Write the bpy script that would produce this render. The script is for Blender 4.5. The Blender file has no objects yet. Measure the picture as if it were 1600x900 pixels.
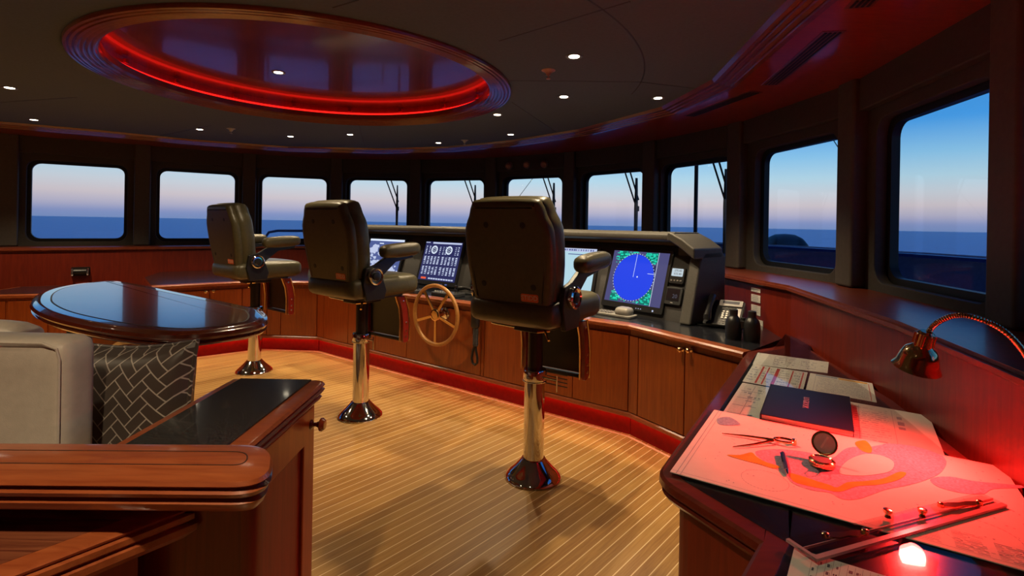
import bpy, bmesh, math, random
from mathutils import Matrix, Vector
from mathutils.geometry import tessellate_polygon
random.seed(4)
R = math.radians
C = bpy.context.scene.collection
SC = bpy.context.scene

# ---------------------------------------------------------------- camera, sky, exposure
EYE = 1.40
FPX = 800.0
ROLL = R(1.0)
cam_d = bpy.data.cameras.new('camera')
cam = bpy.data.objects.new('camera', cam_d); C.objects.link(cam)
cam_d.sensor_width = 36; cam_d.lens = 18; cam_d.shift_y = -0.0625; cam_d.clip_start = 0.02; cam_d.clip_end = 60000
cam.matrix_world = Matrix.Translation((0, 0, EYE)) @ Matrix.Rotation(R(90), 4, 'X') @ Matrix.Rotation(ROLL, 4, 'Z')
SC.camera = cam
SC.view_settings.view_transform = 'Standard'; SC.view_settings.look = 'None'
SC.view_settings.gamma = 1; SC.view_settings.use_curve_mapping = False
SC.view_settings.exposure = 0.0
SC.cycles.use_denoising = True
SC.cycles.max_bounces = 8; SC.cycles.transparent_max_bounces = 16
SC.cycles.sample_clamp_indirect = 4.0
SC.cycles.caustics_reflective = False; SC.cycles.caustics_refractive = False

LAMP_W = 80.0          # each ceiling downlight
RED_LAMP_W = 50.0      # chart lamp
KICK_E = 8.0           # red strip under the cabinets
DOME_E = 1.8           # red strip in the dome

w = bpy.data.worlds.new('dusk_sky'); SC.world = w; w.use_nodes = True
nt = w.node_tree; nt.nodes.clear()
o_ = nt.nodes.new('ShaderNodeOutputWorld'); bg = nt.nodes.new('ShaderNodeBackground')
tc = nt.nodes.new('ShaderNodeTexCoord'); sx = nt.nodes.new('ShaderNodeSeparateXYZ')
rp = nt.nodes.new('ShaderNodeValToRGB')
stops = [(0.0, (.15, .22, .42)), (.010, (.19, .24, .44)), (.022, (.36, .35, .47)), (.040, (.52, .46, .49)), (.060, (.49, .53, .58)),
         (.085, (.38, .56, .66)), (.12, (.22, .47, .69)), (.17, (.055, .29, .68)), (.35, (.02, .14, .46)), (1.0, (.015, .06, .25))]
while len(rp.color_ramp.elements) < len(stops): rp.color_ramp.elements.new(.5)
for e, (p, c) in zip(rp.color_ramp.elements, stops): e.position = p; e.color = (*c, 1)
dt = nt.nodes.new('ShaderNodeVectorMath'); dt.operation = 'DOT_PRODUCT'; dt.inputs[1].default_value = (-.05, .99, 0)
mr = nt.nodes.new('ShaderNodeMapRange'); mr.inputs[1].default_value = 0.3; mr.inputs[2].default_value = 1; mr.inputs[3].default_value = .98; mr.inputs[4].default_value = 1.32
nt.links.new(tc.outputs['Generated'], sx.inputs[0]); nt.links.new(sx.outputs[2], rp.inputs[0])
nt.links.new(tc.outputs['Generated'], dt.inputs[0]); nt.links.new(dt.outputs['Value'], mr.inputs[0])
nt.links.new(rp.outputs[0], bg.inputs[0]); nt.links.new(mr.outputs[0], bg.inputs[1]); nt.links.new(bg.outputs[0], o_.inputs[0])

def ray(px, py):
    dx, dy = px - 800, py - 350
    a = dx * math.cos(ROLL) + dy * math.sin(ROLL); b = -dx * math.sin(ROLL) + dy * math.cos(ROLL)
    return a / FPX, -b / FPX
def P(px, py, h):
    a, b = ray(px, py); t = (h - EYE) / b
    return Vector((a * t, t, h))
def PY(px, py, y):
    a, b = ray(px, py)
    return Vector((a * y, y, EYE + b * y))
def P2(px, py, h): return P(px, py, h).to_2d()

# ---------------------------------------------------------------- materials
MATS = {}
class NT:
    def __init__(s, name):
        s.m = bpy.data.materials.new(name); s.m.use_nodes = True; s.t = s.m.node_tree; s.b = s.t.nodes['Principled BSDF']
        s.out = s.t.nodes['Material Output']; s.pos = None; MATS[name] = s.m
    def n(s, typ, **k):
        x = s.t.nodes.new(typ)
        for a, v in k.items(): setattr(x, a, v)
        return x
    def L(s, a, b): s.t.links.new(a, b)
    def math(s, op, a, b=None):
        x = s.n('ShaderNodeMath', operation=op)
        for i, v in enumerate((a, b)):
            if v is None: continue
            if isinstance(v, (int, float)): x.inputs[i].default_value = v
            else: s.L(v, x.inputs[i])
        return x.outputs[0]
    def coord(s, kind='Object'): return s.n('ShaderNodeTexCoord').outputs[kind]
    def world(s): return s.n('ShaderNodeNewGeometry').outputs['Position']
    def mapping(s, src, scale=(1, 1, 1), rot=(0, 0, 0)):
        x = s.n('ShaderNodeMapping'); s.L(src, x.inputs[0]); x.inputs['Scale'].default_value = scale; x.inputs['Rotation'].default_value = rot
        return x.outputs[0]
    def noise(s, src, scale=5, detail=4, dist=0.0, rough=.5):
        x = s.n('ShaderNodeTexNoise'); s.L(src, x.inputs['Vector']); x.inputs['Scale'].default_value = scale
        x.inputs['Detail'].default_value = detail; x.inputs['Distortion'].default_value = dist; x.inputs['Roughness'].default_value = rough
        return x.outputs[0]
    def ramp(s, f, stops):
        x = s.n('ShaderNodeValToRGB'); s.L(f, x.inputs[0])
        while len(x.color_ramp.elements) < len(stops): x.color_ramp.elements.new(.5)
        for e, (p, c) in zip(x.color_ramp.elements, stops): e.position = p; e.color = (*c, 1)
        return x.outputs[0]
    def mix(s, f, a, b):
        x = s.n('ShaderNodeMix', data_type='RGBA')
        for i, v in ((0, f), (6, a), (7, b)):
            if isinstance(v, (int, float)): x.inputs[i].default_value = v
            elif isinstance(v, tuple): x.inputs[i].default_value = (*v, 1)
            else: s.L(v, x.inputs[i])
        return x.outputs[2]
    def bump(s, h, strength=.2, dist=.01):
        x = s.n('ShaderNodeBump'); s.L(h, x.inputs['Height']); x.inputs['Strength'].default_value = strength; x.inputs['Distance'].default_value = dist
        s.L(x.outputs[0], s.b.inputs['Normal'])
    def set(s, **k):
        names = dict(col='Base Color', rough='Roughness', metal='Metallic', coat='Coat Weight', coatr='Coat Roughness', spec='Specular IOR Level',
                     emc='Emission Color', ems='Emission Strength', sheen='Sheen Weight', trans='Transmission Weight', ior='IOR')
        for a, v in k.items():
            i = s.b.inputs[names[a]]
            if hasattr(v, 'is_linked') or hasattr(v, 'links'): s.L(v, i)
            else: i.default_value = (*v, 1) if isinstance(v, tuple) else v
        return s

def plain(name, col, rough=.5, metal=0., coat=0., coatr=.1, nscale=30, var=.12, bump=0., spec=.5):
    s = NT(name); f = s.noise(s.coord(), nscale, 3)
    s.set(col=s.ramp(f, [(.3, tuple(c * (1 - var) for c in col)), (.7, tuple(min(1, c * (1 + var)) for c in col))]), rough=rough, metal=metal, coat=coat, coatr=coatr, spec=spec)
    if bump: s.bump(s.noise(s.coord(), nscale * 8, 2), bump, .002)
    return s.m
def wood(name, c1, c2, grain=(14, 14, .9), rough=.35, coat=.5, coatr=.12, scale=3., rot=(0, 0, 0), dist=1.2, blotch=.25):
    s = NT(name); v = s.mapping(s.world(), grain, rot)
    f = s.noise(v, scale, 7, dist, .6); g = s.noise(s.mapping(s.world(), (2.2, 2.2, 1), rot), 1.6, 2)
    base = s.ramp(f, [(.32, c1), (.68, c2)])
    s.set(col=s.mix(s.math('MULTIPLY', g, blotch), base, c1), rough=rough, coat=coat, coatr=coatr)
    return s.m
def emis(name, col, strength, base=(0, 0, 0)):
    s = NT(name); s.set(col=base, emc=col, ems=strength, rough=.3); return s.m

wood('mahogany', (.21, .032, .004), (.33, .066, .008), rough=.32, coat=.35, coatr=.18)
wood('panel_mahogany', (.14, .010, .004), (.23, .022, .007), rough=.40, coat=.15, coatr=.2)
wood('soffit_mahogany', (.38, .030, .007), (.54, .058, .012), grain=(3, 16, 3), rough=.3, coat=.7, coatr=.10)
wood('gloss_mahogany', (.13, .018, .007), (.22, .038, .012), grain=(6, 6, 6), rough=.2, coat=1., coatr=.03)
wood('edge_mahogany', (.24, .050, .015), (.37, .098, .030), grain=(2, 14, 14), rough=.28, coat=.7, coatr=.10)
wood('desk_mahogany', (.100, .014, .008), (.170, .028, .012), grain=(3, 12, 12), rough=.28, coat=.7, coatr=.10)
wood('striped_mahogany', (.090, .020, .010), (.260, .080, .035), grain=(1.2, 26, 8), rough=.35, coat=.4, coatr=.15, rot=(0, 0, R(-20)))
wood('burl', (.12, .016, .006), (.30, .055, .016), grain=(1, 1.6, 1), rough=.25, coat=.75, coatr=.07, scale=9, dist=2.6)
wood('trim_mahogany', (.20, .034, .013), (.32, .070, .024), grain=(6, 6, 20), rough=.28, coat=.8, coatr=.10)
wood('ledge_mahogany', (.16, .026, .010), (.25, .052, .018), grain=(6, 6, 20), rough=.38, coat=.22, coatr=.2)
wood('wheel_wood', (.36, .15, .035), (.52, .24, .06), grain=(8, 8, 8), rough=.3, coat=.6)
plain('ceiling_grey', (.105, .140, .185), .85, nscale=60, var=.06)
plain('window_surround', (.070, .062, .052), .7, nscale=40, var=.08)
plain('pilaster_grey', (.10, .088, .072), .65, nscale=40, var=.08)
plain('black_rubber', (.008, .008, .009), .5)
plain('black_plastic', (.014, .014, .015), .35)
plain('charcoal_plastic', (.030, .032, .034), .4)
plain('black_counter', (.012, .013, .017), .22, coat=.5, coatr=.08)
plain('console_grey', (.070, .066, .056), .55, nscale=90, bump=.15)
plain('console_panel', (.050, .048, .046), .5, nscale=90)
plain('olive_leather', (.078, .068, .034), .38, nscale=45, bump=.25, var=.1)
plain('beige_leather', (.64, .56, .48), .42, nscale=50, bump=.2, var=.05)
plain('chrome', (.78, .77, .76), .06, metal=1., var=.02)
plain('brass', (.80, .52, .26), .14, metal=1., var=.05)
plain('dark_metal', (.035, .028, .026), .35, metal=.5)
plain('paper', (.78, .74, .68), .8, var=.02, spec=.08)
plain('ink', (.10, .10, .13), .6)
plain('red_ink', (.62, .04, .04), .6)
plain('grey_ink', (.36, .36, .42), .6)
plain('land_orange', (.80, .40, .06), .8, spec=.08)
plain('land_lilac', (.52, .38, .50), .8, nscale=160, var=.25, spec=.08)
plain('land_blue', (.30, .38, .50), .8, nscale=160, var=.25, spec=.08)
plain('navy_cover', (.006, .007, .020), .45)
plain('silver_ink', (.30, .30, .36), .4)
plain('light_grey_plastic', (.55, .54, .52), .4)
plain('console_light', (.26, .25, .22), .4)
plain('keypad_white', (.75, .73, .70), .4)
plain('brushed_grey', (.20, .19, .18), .4)
plain('ship_paint', (.06, .13, .36), .45)
plain('ship_white', (.55, .60, .70), .5)
plain('outside_black', (.010, .011, .014), .5)
plain('pen_blue', (.02, .05, .14), .3)
plain('red_brown_side', (.24, .018, .012), .25, coat=.6)
plain('kick_red', (.26, .006, .010), .5, spec=.2)
plain('orange_logo', (.80, .16, .05), .4)
plain('white_paint', (.75, .72, .68), .4)
plain('copper_paint', (.60, .30, .22), .4)
plain('caulk_border', (.80, .50, .30), .5)
plain('platform_carpet', (.10, .07, .05), .9)
s = NT('granite'); f = s.noise(s.world(), 260, 2); s.set(col=s.ramp(f, [(.42, (.010, .011, .012)), (.62, (.045, .048, .050))]), rough=.16, coat=.4, coatr=.05)
# teak strip floor
s = NT('teak_floor'); ang = R(41.7); pos = s.world()
def dotn(vec):
    x = s.n('ShaderNodeVectorMath', operation='DOT_PRODUCT'); s.L(pos, x.inputs[0]); x.inputs[1].default_value = vec; return x.outputs['Value']
across = s.math('DIVIDE', s.math('ADD', dotn((math.cos(ang), -math.sin(ang), 0)), 40), .053)
fr = s.math('FRACT', across); idx = s.math('FLOOR', across)
wn = s.n('ShaderNodeTexWhiteNoise', noise_dimensions='1D'); s.L(idx, wn.inputs['W'])
gv = s.mapping(s.mapping(pos, (1, 1, 1), (0, 0, ang)), (38, 1.6, 1))
gr = s.noise(gv, 3.2, 6, .6, .62)
tone = s.math('ADD', s.math('MULTIPLY', gr, .75), s.math('MULTIPLY', wn.outputs[0], .28))
teak = s.ramp(tone, [(.30, (.31, .145, .034)), (.55, (.45, .235, .062)), (.80, (.56, .325, .10))])
caulk = s.math('LESS_THAN', fr, .085)
s.set(col=s.mix(caulk, teak, (.84, .62, .34)), rough=.36, coat=.12, coatr=.2)
# herringbone cushion
s = NT('herringbone_fabric'); v = s.mapping(s.coord(), (34, 34, 34), (0, R(45), 0)); sp = s.n('ShaderNodeSeparateXYZ'); s.L(v, sp.inputs[0])
X_, Y_ = s.math('ADD', sp.outputs[0], 40), s.math('ADD', sp.outputs[2], 40)
fx, fy = s.math('FRACT', X_), s.math('FRACT', Y_)
k = s.math('MODULO', s.math('ADD', s.math('SUBTRACT', s.math('FLOOR', X_), s.math('FLOOR', Y_)), 80), 4)
W_ = .055
Lm, Rm, Bm, Tm = s.math('LESS_THAN', fx, W_), s.math('GREATER_THAN', fx, 1 - W_), s.math('LESS_THAN', fy, W_), s.math('GREATER_THAN', fy, 1 - W_)
def eq(v): return s.math('COMPARE', k, float(v))
def eqn(v):
    x = s.n('ShaderNodeMath', operation='COMPARE'); s.L(k, x.inputs[0]); x.inputs[1].default_value = v; x.inputs[2].default_value = .3; return x.outputs[0]
mx = lambda a, b: s.math('MAXIMUM', a, b)
ml = lambda a, b: s.math('MULTIPLY', a, b)
isH = s.math('LESS_THAN', k, 1.5)
mh = mx(mx(Bm, Tm), mx(ml(eqn(0), Lm), ml(eqn(1), Rm)))
mv = mx(mx(Lm, Rm), mx(ml(eqn(2), Tm), ml(eqn(3), Bm)))
mask = mx(ml(isH, mh), ml(s.math('SUBTRACT', 1., isH), mv))
s.set(col=s.mix(mask, (.075, .052, .042), (.50, .43, .37)), rough=.42, sheen=.4)
# sea
s = NT('sea_water'); f = s.noise(s.mapping(s.world(), (1, .35, 1), (0, 0, R(12))), .22, 8, .4, .65)
s.set(col=s.ramp(f, [(.35, (.012, .17, .50)), (.7, (.04, .28, .68))]), rough=.35, spec=.5); s.bump(f, .8, .6)
# glass
def glass(name, tint, refl, rough=0.0):
    s = NT(name); t = s.n('ShaderNodeBsdfTransparent'); t.inputs[0].default_value = (*tint, 1)
    g = s.n('ShaderNodeBsdfGlossy'); g.inputs['Roughness'].default_value = rough
    ge = s.n('ShaderNodeNewGeometry'); dp = s.n('ShaderNodeVectorMath', operation='DOT_PRODUCT'); s.L(ge.outputs['Normal'], dp.inputs[0]); s.L(ge.outputs['Incoming'], dp.inputs[1])
    c_ = s.math('SUBTRACT', 1., s.math('ABSOLUTE', dp.outputs['Value'])); m = s.n('ShaderNodeMixShader')
    fr_ = s.math('ADD', s.math('MULTIPLY', s.math('POWER', c_, 5.), .96), .04)
    s.L(s.math('MULTIPLY', fr_, refl), m.inputs[0]); s.L(t.outputs[0], m.inputs[1]); s.L(g.outputs[0], m.inputs[2]); s.L(m.outputs[0], s.out.inputs[0])
    return s.m
glass('window_glass', (.98, .99, 1.), .55)
glass('desk_glass', (.95, .96, .96), .6)
glass('acrylic', (.96, .88, .88), .8)
s = NT('acrylic_edge'); s.set(col=(.85, .60, .60), rough=.2, trans=.6)
emis('downlight_lens', (1., .86, .62), 14.)
emis('red_strip', (1., .012, .008), DOME_E)
emis('kick_strip', (1., .010, .012), KICK_E)
emis('red_bulb', (1., .012, .010), 5.)
emis('screen_blue', (.02, .07, .95), .85)
emis('screen_slate', (.09, .09, .24), .8)
emis('screen_green', (.02, .70, .48), 1.)
emis('screen_darkgreen', (.005, .22, .17), .8)
emis('screen_white', (.75, .85, 1.), 1.0)
emis('screen_cyan', (.45, .68, .78), 1.0)
emis('screen_pale', (.55, .62, .85), .95)
emis('screen_midblue', (.10, .14, .38), .8)
emis('screen_navy', (.030, .032, .13), .8)
emis('screen_red', (.9, .12, .05), .9)
emis('screen_lcd', (.62, .74, .82), .85)
emis('screen_digit', (.09, .09, .12), .8)

# ---------------------------------------------------------------- mesh helpers
def arc2(cx, cy, r, a0, a1, n): return [(cx + r * math.cos(a0 + (a1 - a0) * i / n), cy + r * math.sin(a0 + (a1 - a0) * i / n)) for i in range(n + 1)]
def rrect(w_, h_, r, n=5, cx=0, cy=0):
    x, y = w_ / 2 - r, h_ / 2 - r
    out = []
    for (sx_, sy_, a) in ((1, 1, 0), (-1, 1, 90), (-1, -1, 180), (1, -1, 270)):
        out += arc2(cx + sx_ * x, cy + sy_ * y, r, R(a), R(a + 90), n)
    return out
def area2(p): return sum(p[i][0] * p[(i + 1) % len(p)][1] - p[(i + 1) % len(p)][0] * p[i][1] for i in range(len(p))) / 2
def offset(poly, d, closed=True):
    """shift outward (for a counter-clockwise closed polygon), or to the right of travel for an open line"""
    p = [Vector((q[0], q[1])) for q in poly]; n = len(p); out = []
    for i in range(n):
        a = p[i - 1] if (closed or i > 0) else None; b = p[(i + 1) % n] if (closed or i < n - 1) else None
        d1 = (p[i] - a).normalized() if a is not None else None; d2 = (b - p[i]).normalized() if b is not None else None
        n1 = Vector((d1.y, -d1.x)) if d1 else None; n2 = Vector((d2.y, -d2.x)) if d2 else None
        if n1 is None: m = n2
        elif n2 is None: m = n1
        else:
            m = n1 + n2
            m = m / max(.3, m.dot(n1)) if m.length > 1e-6 else n1
        out.append(p[i] + m * d)
    return out
def smooth_loop(pts, k=6):
    n = len(pts); out = []
    for i in range(n):
        a, b, c, d = (Vector(pts[(i + j) % n][:2]) for j in (-1, 0, 1, 2))
        for q in range(k):
            t = q / k
            out.append(.5 * ((2 * b) + (c - a) * t + (2 * a - 5 * b + 4 * c - d) * t * t + (-a + 3 * b - 3 * c + d) * t ** 3))
    return out
def round_poly(pts, radii, n=5):
    """rounds the corners of a polygon"""
    out = []; N = len(pts)
    for i in range(N):
        p = Vector(pts[i][:2]); r = radii[i] if isinstance(radii, (list, tuple)) else radii
        if r <= 0: out.append(p); continue
        a = Vector(pts[i - 1][:2]); b = Vector(pts[(i + 1) % N][:2])
        u, v = (a - p).normalized(), (b - p).normalized(); s0, s1 = p + u * r, p + v * r
        for q in range(n + 1):
            t = q / n; out.append((1 - t) ** 2 * s0 + 2 * t * (1 - t) * p + t * t * s1)
    return out

class Mb:
    def __init__(s, M=None): s.bm = bmesh.new(); s.M = M or Matrix.Identity(4)
    def v(s, co, M=None):
        return s.bm.verts.new(s.M @ ((M or Matrix.Identity(4)) @ Vector(co)))
    def f(s, vs):
        try: return s.bm.faces.new(vs)
        except ValueError: return None
    def loft(s, poly, levels, M=None, caps=(True, True)):
        """poly (2D), levels [(offset, z)] from bottom to top"""
        if area2(poly) < 0: poly = list(reversed(poly))
        rings = []
        for off, z in levels:
            pts = offset(poly, off) if abs(off) > 1e-9 else poly
            rings.append([s.v((q[0], q[1], z), M) for q in pts])
        n = len(poly)
        for a, b in zip(rings, rings[1:]):
            for i in range(n): s.f([a[i], a[(i + 1) % n], b[(i + 1) % n], b[i]])
        if caps[0]: s.f(list(reversed(rings[0])))
        if caps[1]: s.f(rings[-1])
        return s
    def prism(s, poly, z0, z1, M=None): return s.loft(poly, [(0, z0), (0, z1)], M)
    def hprism(s, outer, hole, z0, z1, M=None):
        """prism with a hole"""
        if area2(outer) < 0: outer = list(reversed(outer))
        if area2(hole) < 0: hole = list(reversed(hole))
        top = []
        for z in (z0, z1):
            o = [s.v((q[0], q[1], z), M) for q in outer]; h = [s.v((q[0], q[1], z), M) for q in hole]
            es = [s.bm.edges.new((l[i], l[(i + 1) % len(l)])) for l in (o, h) for i in range(len(l))]
            bmesh.ops.triangle_fill(s.bm, use_beauty=True, use_dissolve=False, edges=es)
            top.append((o, h))
        for (a, b) in ((top[0][0], top[1][0]), (top[0][1], top[1][1])):
            n = len(a)
            for i in range(n): s.f([a[i], a[(i + 1) % n], b[(i + 1) % n], b[i]])
        bmesh.ops.recalc_face_normals(s.bm, faces=s.bm.faces)
        return s
    def box(s, c, size, rz=0, M=None, M2=None):
        T = Matrix.Translation(c) @ (M2 or Matrix.Rotation(rz, 4, 'Z'))
        if M: T = M @ T
        x, y, z = (q / 2 for q in size)
        return s.prism([(-x, -y), (x, -y), (x, y), (-x, y)], -z, z, T)
    def lathe(s, prof, M=None, n=32):
        """prof [(r, z)]"""
        rings = [[s.v((r * math.cos(2 * math.pi * i / n), r * math.sin(2 * math.pi * i / n), z), M) for i in range(n)] if r > 1e-6 else [s.v((0, 0, z), M)] for r, z in prof]
        for a, b in zip(rings, rings[1:]):
            for i in range(n):
                j = (i + 1) % n
                if len(a) == 1 and len(b) == 1: break
                if len(a) == 1: s.f([a[0], b[j], b[i]])
                elif len(b) == 1: s.f([a[i], a[j], b[0]])
                else: s.f([a[i], a[j], b[j], b[i]])
        if len(rings[0]) > 1: s.f(list(reversed(rings[0])))
        if len(rings[-1]) > 1: s.f(rings[-1])
        return s
    def tube(s, pts, r, n=10, closed=False, M=None, flat=None):
        pts = [Vector(p) for p in pts]; N = len(pts); rings = []; up = None
        for i in range(N):
            a = pts[i - 1] if (i > 0 or closed) else pts[i]; b = pts[(i + 1) % N] if (i < N - 1 or closed) else pts[i]
            d = (b - a).normalized()
            if up is None: up = d.orthogonal().normalized()
            up = (up - d * up.dot(d)).normalized(); sd = d.cross(up)
            rr = r[i] if isinstance(r, (list, tuple)) else r
            rings.append([s.v(pts[i] + (up * math.cos(2 * math.pi * k_ / n) + sd * math.sin(2 * math.pi * k_ / n)) * rr, M) for k_ in range(n)])
        prs = list(zip(rings, rings[1:])) + ([(rings[-1], rings[0])] if closed else [])
        for a, b in prs:
            for i in range(n): s.f([a[i], a[(i + 1) % n], b[(i + 1) % n], b[i]])
        if not closed: s.f(list(reversed(rings[0]))); s.f(rings[-1])
        return s
    def sweep(s, path, prof, closed=False):
        """path 2D polyline, prof [(offset, z)] closed section, mitred"""
        cols = []
        for off, z in prof:
            pts = offset(path, off, closed); cols.append([s.v((q[0], q[1], z)) for q in pts])
        n, m = len(path), len(prof)
        for i in range(n if closed else n - 1):
            j = (i + 1) % n
            for k_ in range(m):
                l = (k_ + 1) % m; s.f([cols[k_][i], cols[k_][j], cols[l][j], cols[l][i]])
        if not closed:
            s.f([c[0] for c in cols]); s.f([c[-1] for c in reversed(cols)])
        bmesh.ops.recalc_face_normals(s.bm, faces=s.bm.faces)
        return s
    def rbox(s, size, r, M=None, puff=(0, 0, 0), n=8):
        """rounded cushion-like box centred at 0"""
        hx, hy, hz = (q / 2 for q in size); vs = {}
        def pt(u):
            q = Vector((u[0] * hx, u[1] * hy, u[2] * hz))
            inner = Vector((max(-hx + r, min(hx - r, q.x)), max(-hy + r, min(hy - r, q.y)), max(-hz + r, min(hz - r, q.z))))
            dlt = q - inner
            if dlt.length > 1e-9: q = inner + dlt.normalized() * r
            a, b, c = u
            q.x += puff[0] * a * (1 - b * b) * (1 - c * c); q.y += puff[1] * b * (1 - a * a) * (1 - c * c); q.z += puff[2] * c * (1 - a * a) * (1 - b * b)
            return q
        # non-uniform spacing keeps the corners dense
        g = [math.sin(math.pi / 2 * (2 * i / n - 1)) for i in range(n + 1)]
        def gv(u):
            key = tuple(round(q, 6) for q in u)
            if key not in vs: vs[key] = s.v(pt(u), M)
            return vs[key]
        for ax in range(3):
            for sg in (-1, 1):
                for i in range(n):
                    for j in range(n):
                        q = []
                        for (a, b) in ((i, j), (i + 1, j), (i + 1, j + 1), (i, j + 1)):
                            u = [0, 0, 0]; u[ax] = sg; u[(ax + 1) % 3] = g[a]; u[(ax + 2) % 3] = g[b]; q.append(gv(u))
                        s.f(q if sg > 0 else list(reversed(q)))
        return s
    def quad(s, pts, M=None): s.f([s.v(p, M) for p in pts]); return s
    def build(s, name, mat, parent=None, bevel=0., seg=2, angle=35, flat=False):
        me = bpy.data.meshes.new(name); bmesh.ops.remove_doubles(s.bm, verts=s.bm.verts, dist=1e-6)
        s.bm.normal_update(); s.bm.to_mesh(me); s.bm.free()
        me.materials.append(MATS[mat]); o = bpy.data.objects.new(name, me); C.objects.link(o)
        if not flat:
            for p in me.polygons: p.use_smooth = True
            me.set_sharp_from_angle(angle=R(angle))
        if bevel:
            b = o.modifiers.new('bevel', 'BEVEL'); b.width = bevel; b.segments = seg; b.limit_method = 'ANGLE'; b.angle_limit = R(38); b.harden_normals = True
        if parent is not None:
            o.parent = parent
            if 'baked' in parent.keys() or parent.type == 'MESH': pass
            inv = WORLD_INV.get(parent.name)
            if inv is not None: o.matrix_parent_inverse = inv
        return o
WORLD_INV = {}
def thing(name, label, cat, loc=(0, 0, 0), group=None, world=True):
    """an Empty at the base of a thing; its parts are built in world coordinates unless world is False"""
    o = bpy.data.objects.new(name, None); C.objects.link(o); o.location = loc; o.empty_display_size = .1
    o['label'] = label; o['category'] = cat
    if group: o['group'] = group
    if world: WORLD_INV[o.name] = Matrix.Translation(Vector(loc)).inverted()
    return o
def tag(o, label, cat, group=None):
    o['label'] = label; o['category'] = cat
    if group: o['group'] = group
    return o
def struct(o, label=None):
    o['kind'] = 'structure'
    if label: o['label'] = label
    return o
def textmesh(txt, size, M, name, mat, parent, ex=.0004, align='CENTER'):
    cu = bpy.data.curves.new('t', 'FONT'); cu.body = txt; cu.size = size; cu.extrude = ex; cu.align_x = align; cu.align_y = 'CENTER'; cu.resolution_u = 2
    ob = bpy.data.objects.new('t', cu); me = bpy.data.meshes.new_from_object(ob)
    bpy.data.objects.remove(ob); bpy.data.curves.remove(cu)
    me.transform(M); me.materials.clear(); me.materials.append(MATS[mat]); me.name = name
    o = bpy.data.objects.new(name, me); C.objects.link(o)
    if parent is not None:
        o.parent = parent
        inv = WORLD_INV.get(parent.name)
        if inv is not None: o.matrix_parent_inverse = inv
    return o
def frame(o, x, y, z):
    """matrix from origin and axes"""
    x, y, z = (Vector(q).normalized() for q in (x, y, z))
    return Matrix(((x.x, y.x, z.x, o[0]), (x.y, y.y, z.y, o[1]), (x.z, y.z, z.z, o[2]), (0, 0, 0, 1)))

CEIL = 2.32
# ---------------------------------------------------------------- plan lines
WP = [(-6.65, 5.02), (-5.75, 5.86), (-4.73, 6.55), (-3.73, 7.25), (-2.60, 7.65), (-1.38, 7.60), (-.225, 7.20), (.82, 6.50), (1.60, 5.55), (2.09, 4.48), (2.24, 3.15), (2.00, 1.85), (1.62, .60)]
WPv = [Vector(p) for p in WP]
AFT = [(1.25, -1.6), (-3.2, -2.6), (-7.4, 1.6)]
L0, L1 = Vector((-2.06, 5.50)), Vector((.81, 3.43))
U = (L1 - L0).normalized(); N = Vector((-U.y, U.x))          # N points forward, to the bow
FR = [Vector((-5.6, 4.30)), Vector((-3.95, 4.66)), Vector((-3.46, 4.93)), Vector((-2.69, 5.54)), L0, L1, Vector((1.26, 2.72))]
# ---------------------------------------------------------------- setting: floor and outer shell
fl = Mb().prism([(-8, -3), (2.6, -3), (2.6, 8.3), (-8, 8.3)], -.06, 0).build('floor', 'teak_floor', flat=True); struct(fl, 'varnished teak strip floor with pale caulking lines')
roof = Mb().prism([(-8.2, -3.2), (2.9, -3.2), (2.9, 8.6), (-8.2, 8.6)], CEIL + .30, CEIL + .36).build('ceiling', 'window_surround', flat=True); struct(roof)
shell = [WP[-1]] + AFT + [WP[0]]
for a, b, nm in zip(shell, shell[1:], ('wall_right', 'wall_back', 'wall_aft', 'wall_left')):
    a, b = Vector(a), Vector(b); d = (b - a).normalized(); n_ = Vector((d.y, -d.x)); 
    o = Mb().prism([a, b, b - n_ * .08, a - n_ * .08], 0, CEIL + .3).build(nm, 'panel_mahogany', flat=True); struct(o)

# window walls
GB, GT, GW = 1.135, 2.012, .86
PIL_OFF = .20
def seg_frame(i):
    a, b = WPv[i], WPv[i + 1]; m = (a + b) / 2; d = (b - a).normalized(); inn = Vector((d.y, -d.x))   # inward = right of travel (clockwise)
    return m, d, inn, (b - a).length
for i in range(len(WP) - 1):
    m, d, inn, ln = seg_frame(i)
    M = frame((m.x, m.y, 0), (d.x, d.y, 0), (0, 0, 1), (-inn.x * -1, -inn.y * -1, 0))   # local x along, y up, z inward
    M = Matrix(((d.x, 0, inn.x, m.x), (d.y, 0, inn.y, m.y), (0, 1, 0, 0), (0, 0, 0, 1)))
    gc = (GB + GT) / 2; gh = GT - GB
    outer = [(-ln / 2 - .03, .85), (ln / 2 + .03, .85), (ln / 2 + .03, CEIL), (-ln / 2 - .03, CEIL)]
    o = Mb().hprism(outer, rrect(GW + .07, gh + .07, .10, 6, 0, gc), .035, .10, M).build('wall_front', 'window_surround', bevel=.008); struct(o)
    wn_ = thing('window_%d' % (i + 1), 'x', 'window', (m.x, m.y, GB)); del wn_['category']; del wn_['label']; struct(wn_)
    Mb().hprism(rrect(GW + .16, gh + .16, .13, 6, 0, gc), rrect(GW, gh, .085, 6, 0, gc), -.01, .035, M).build('window_frame', 'black_rubber', wn_)
    Mb().prism(rrect(GW + .04, gh + .04, .09, 6, 0, gc), .008, .014, M).build('pane', 'window_glass', wn_, flat=True)
    # raised blind box above the glass
    o = Mb().prism([(-ln / 2 + .05, 2.115), (ln / 2 - .05, 2.115), (ln / 2 - .05, CEIL), (-ln / 2 + .05, CEIL)], .09, .15, M).build('trim_1', 'window_surround', bevel=.01); struct(o)
outline = offset(WP, 0, False)
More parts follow.
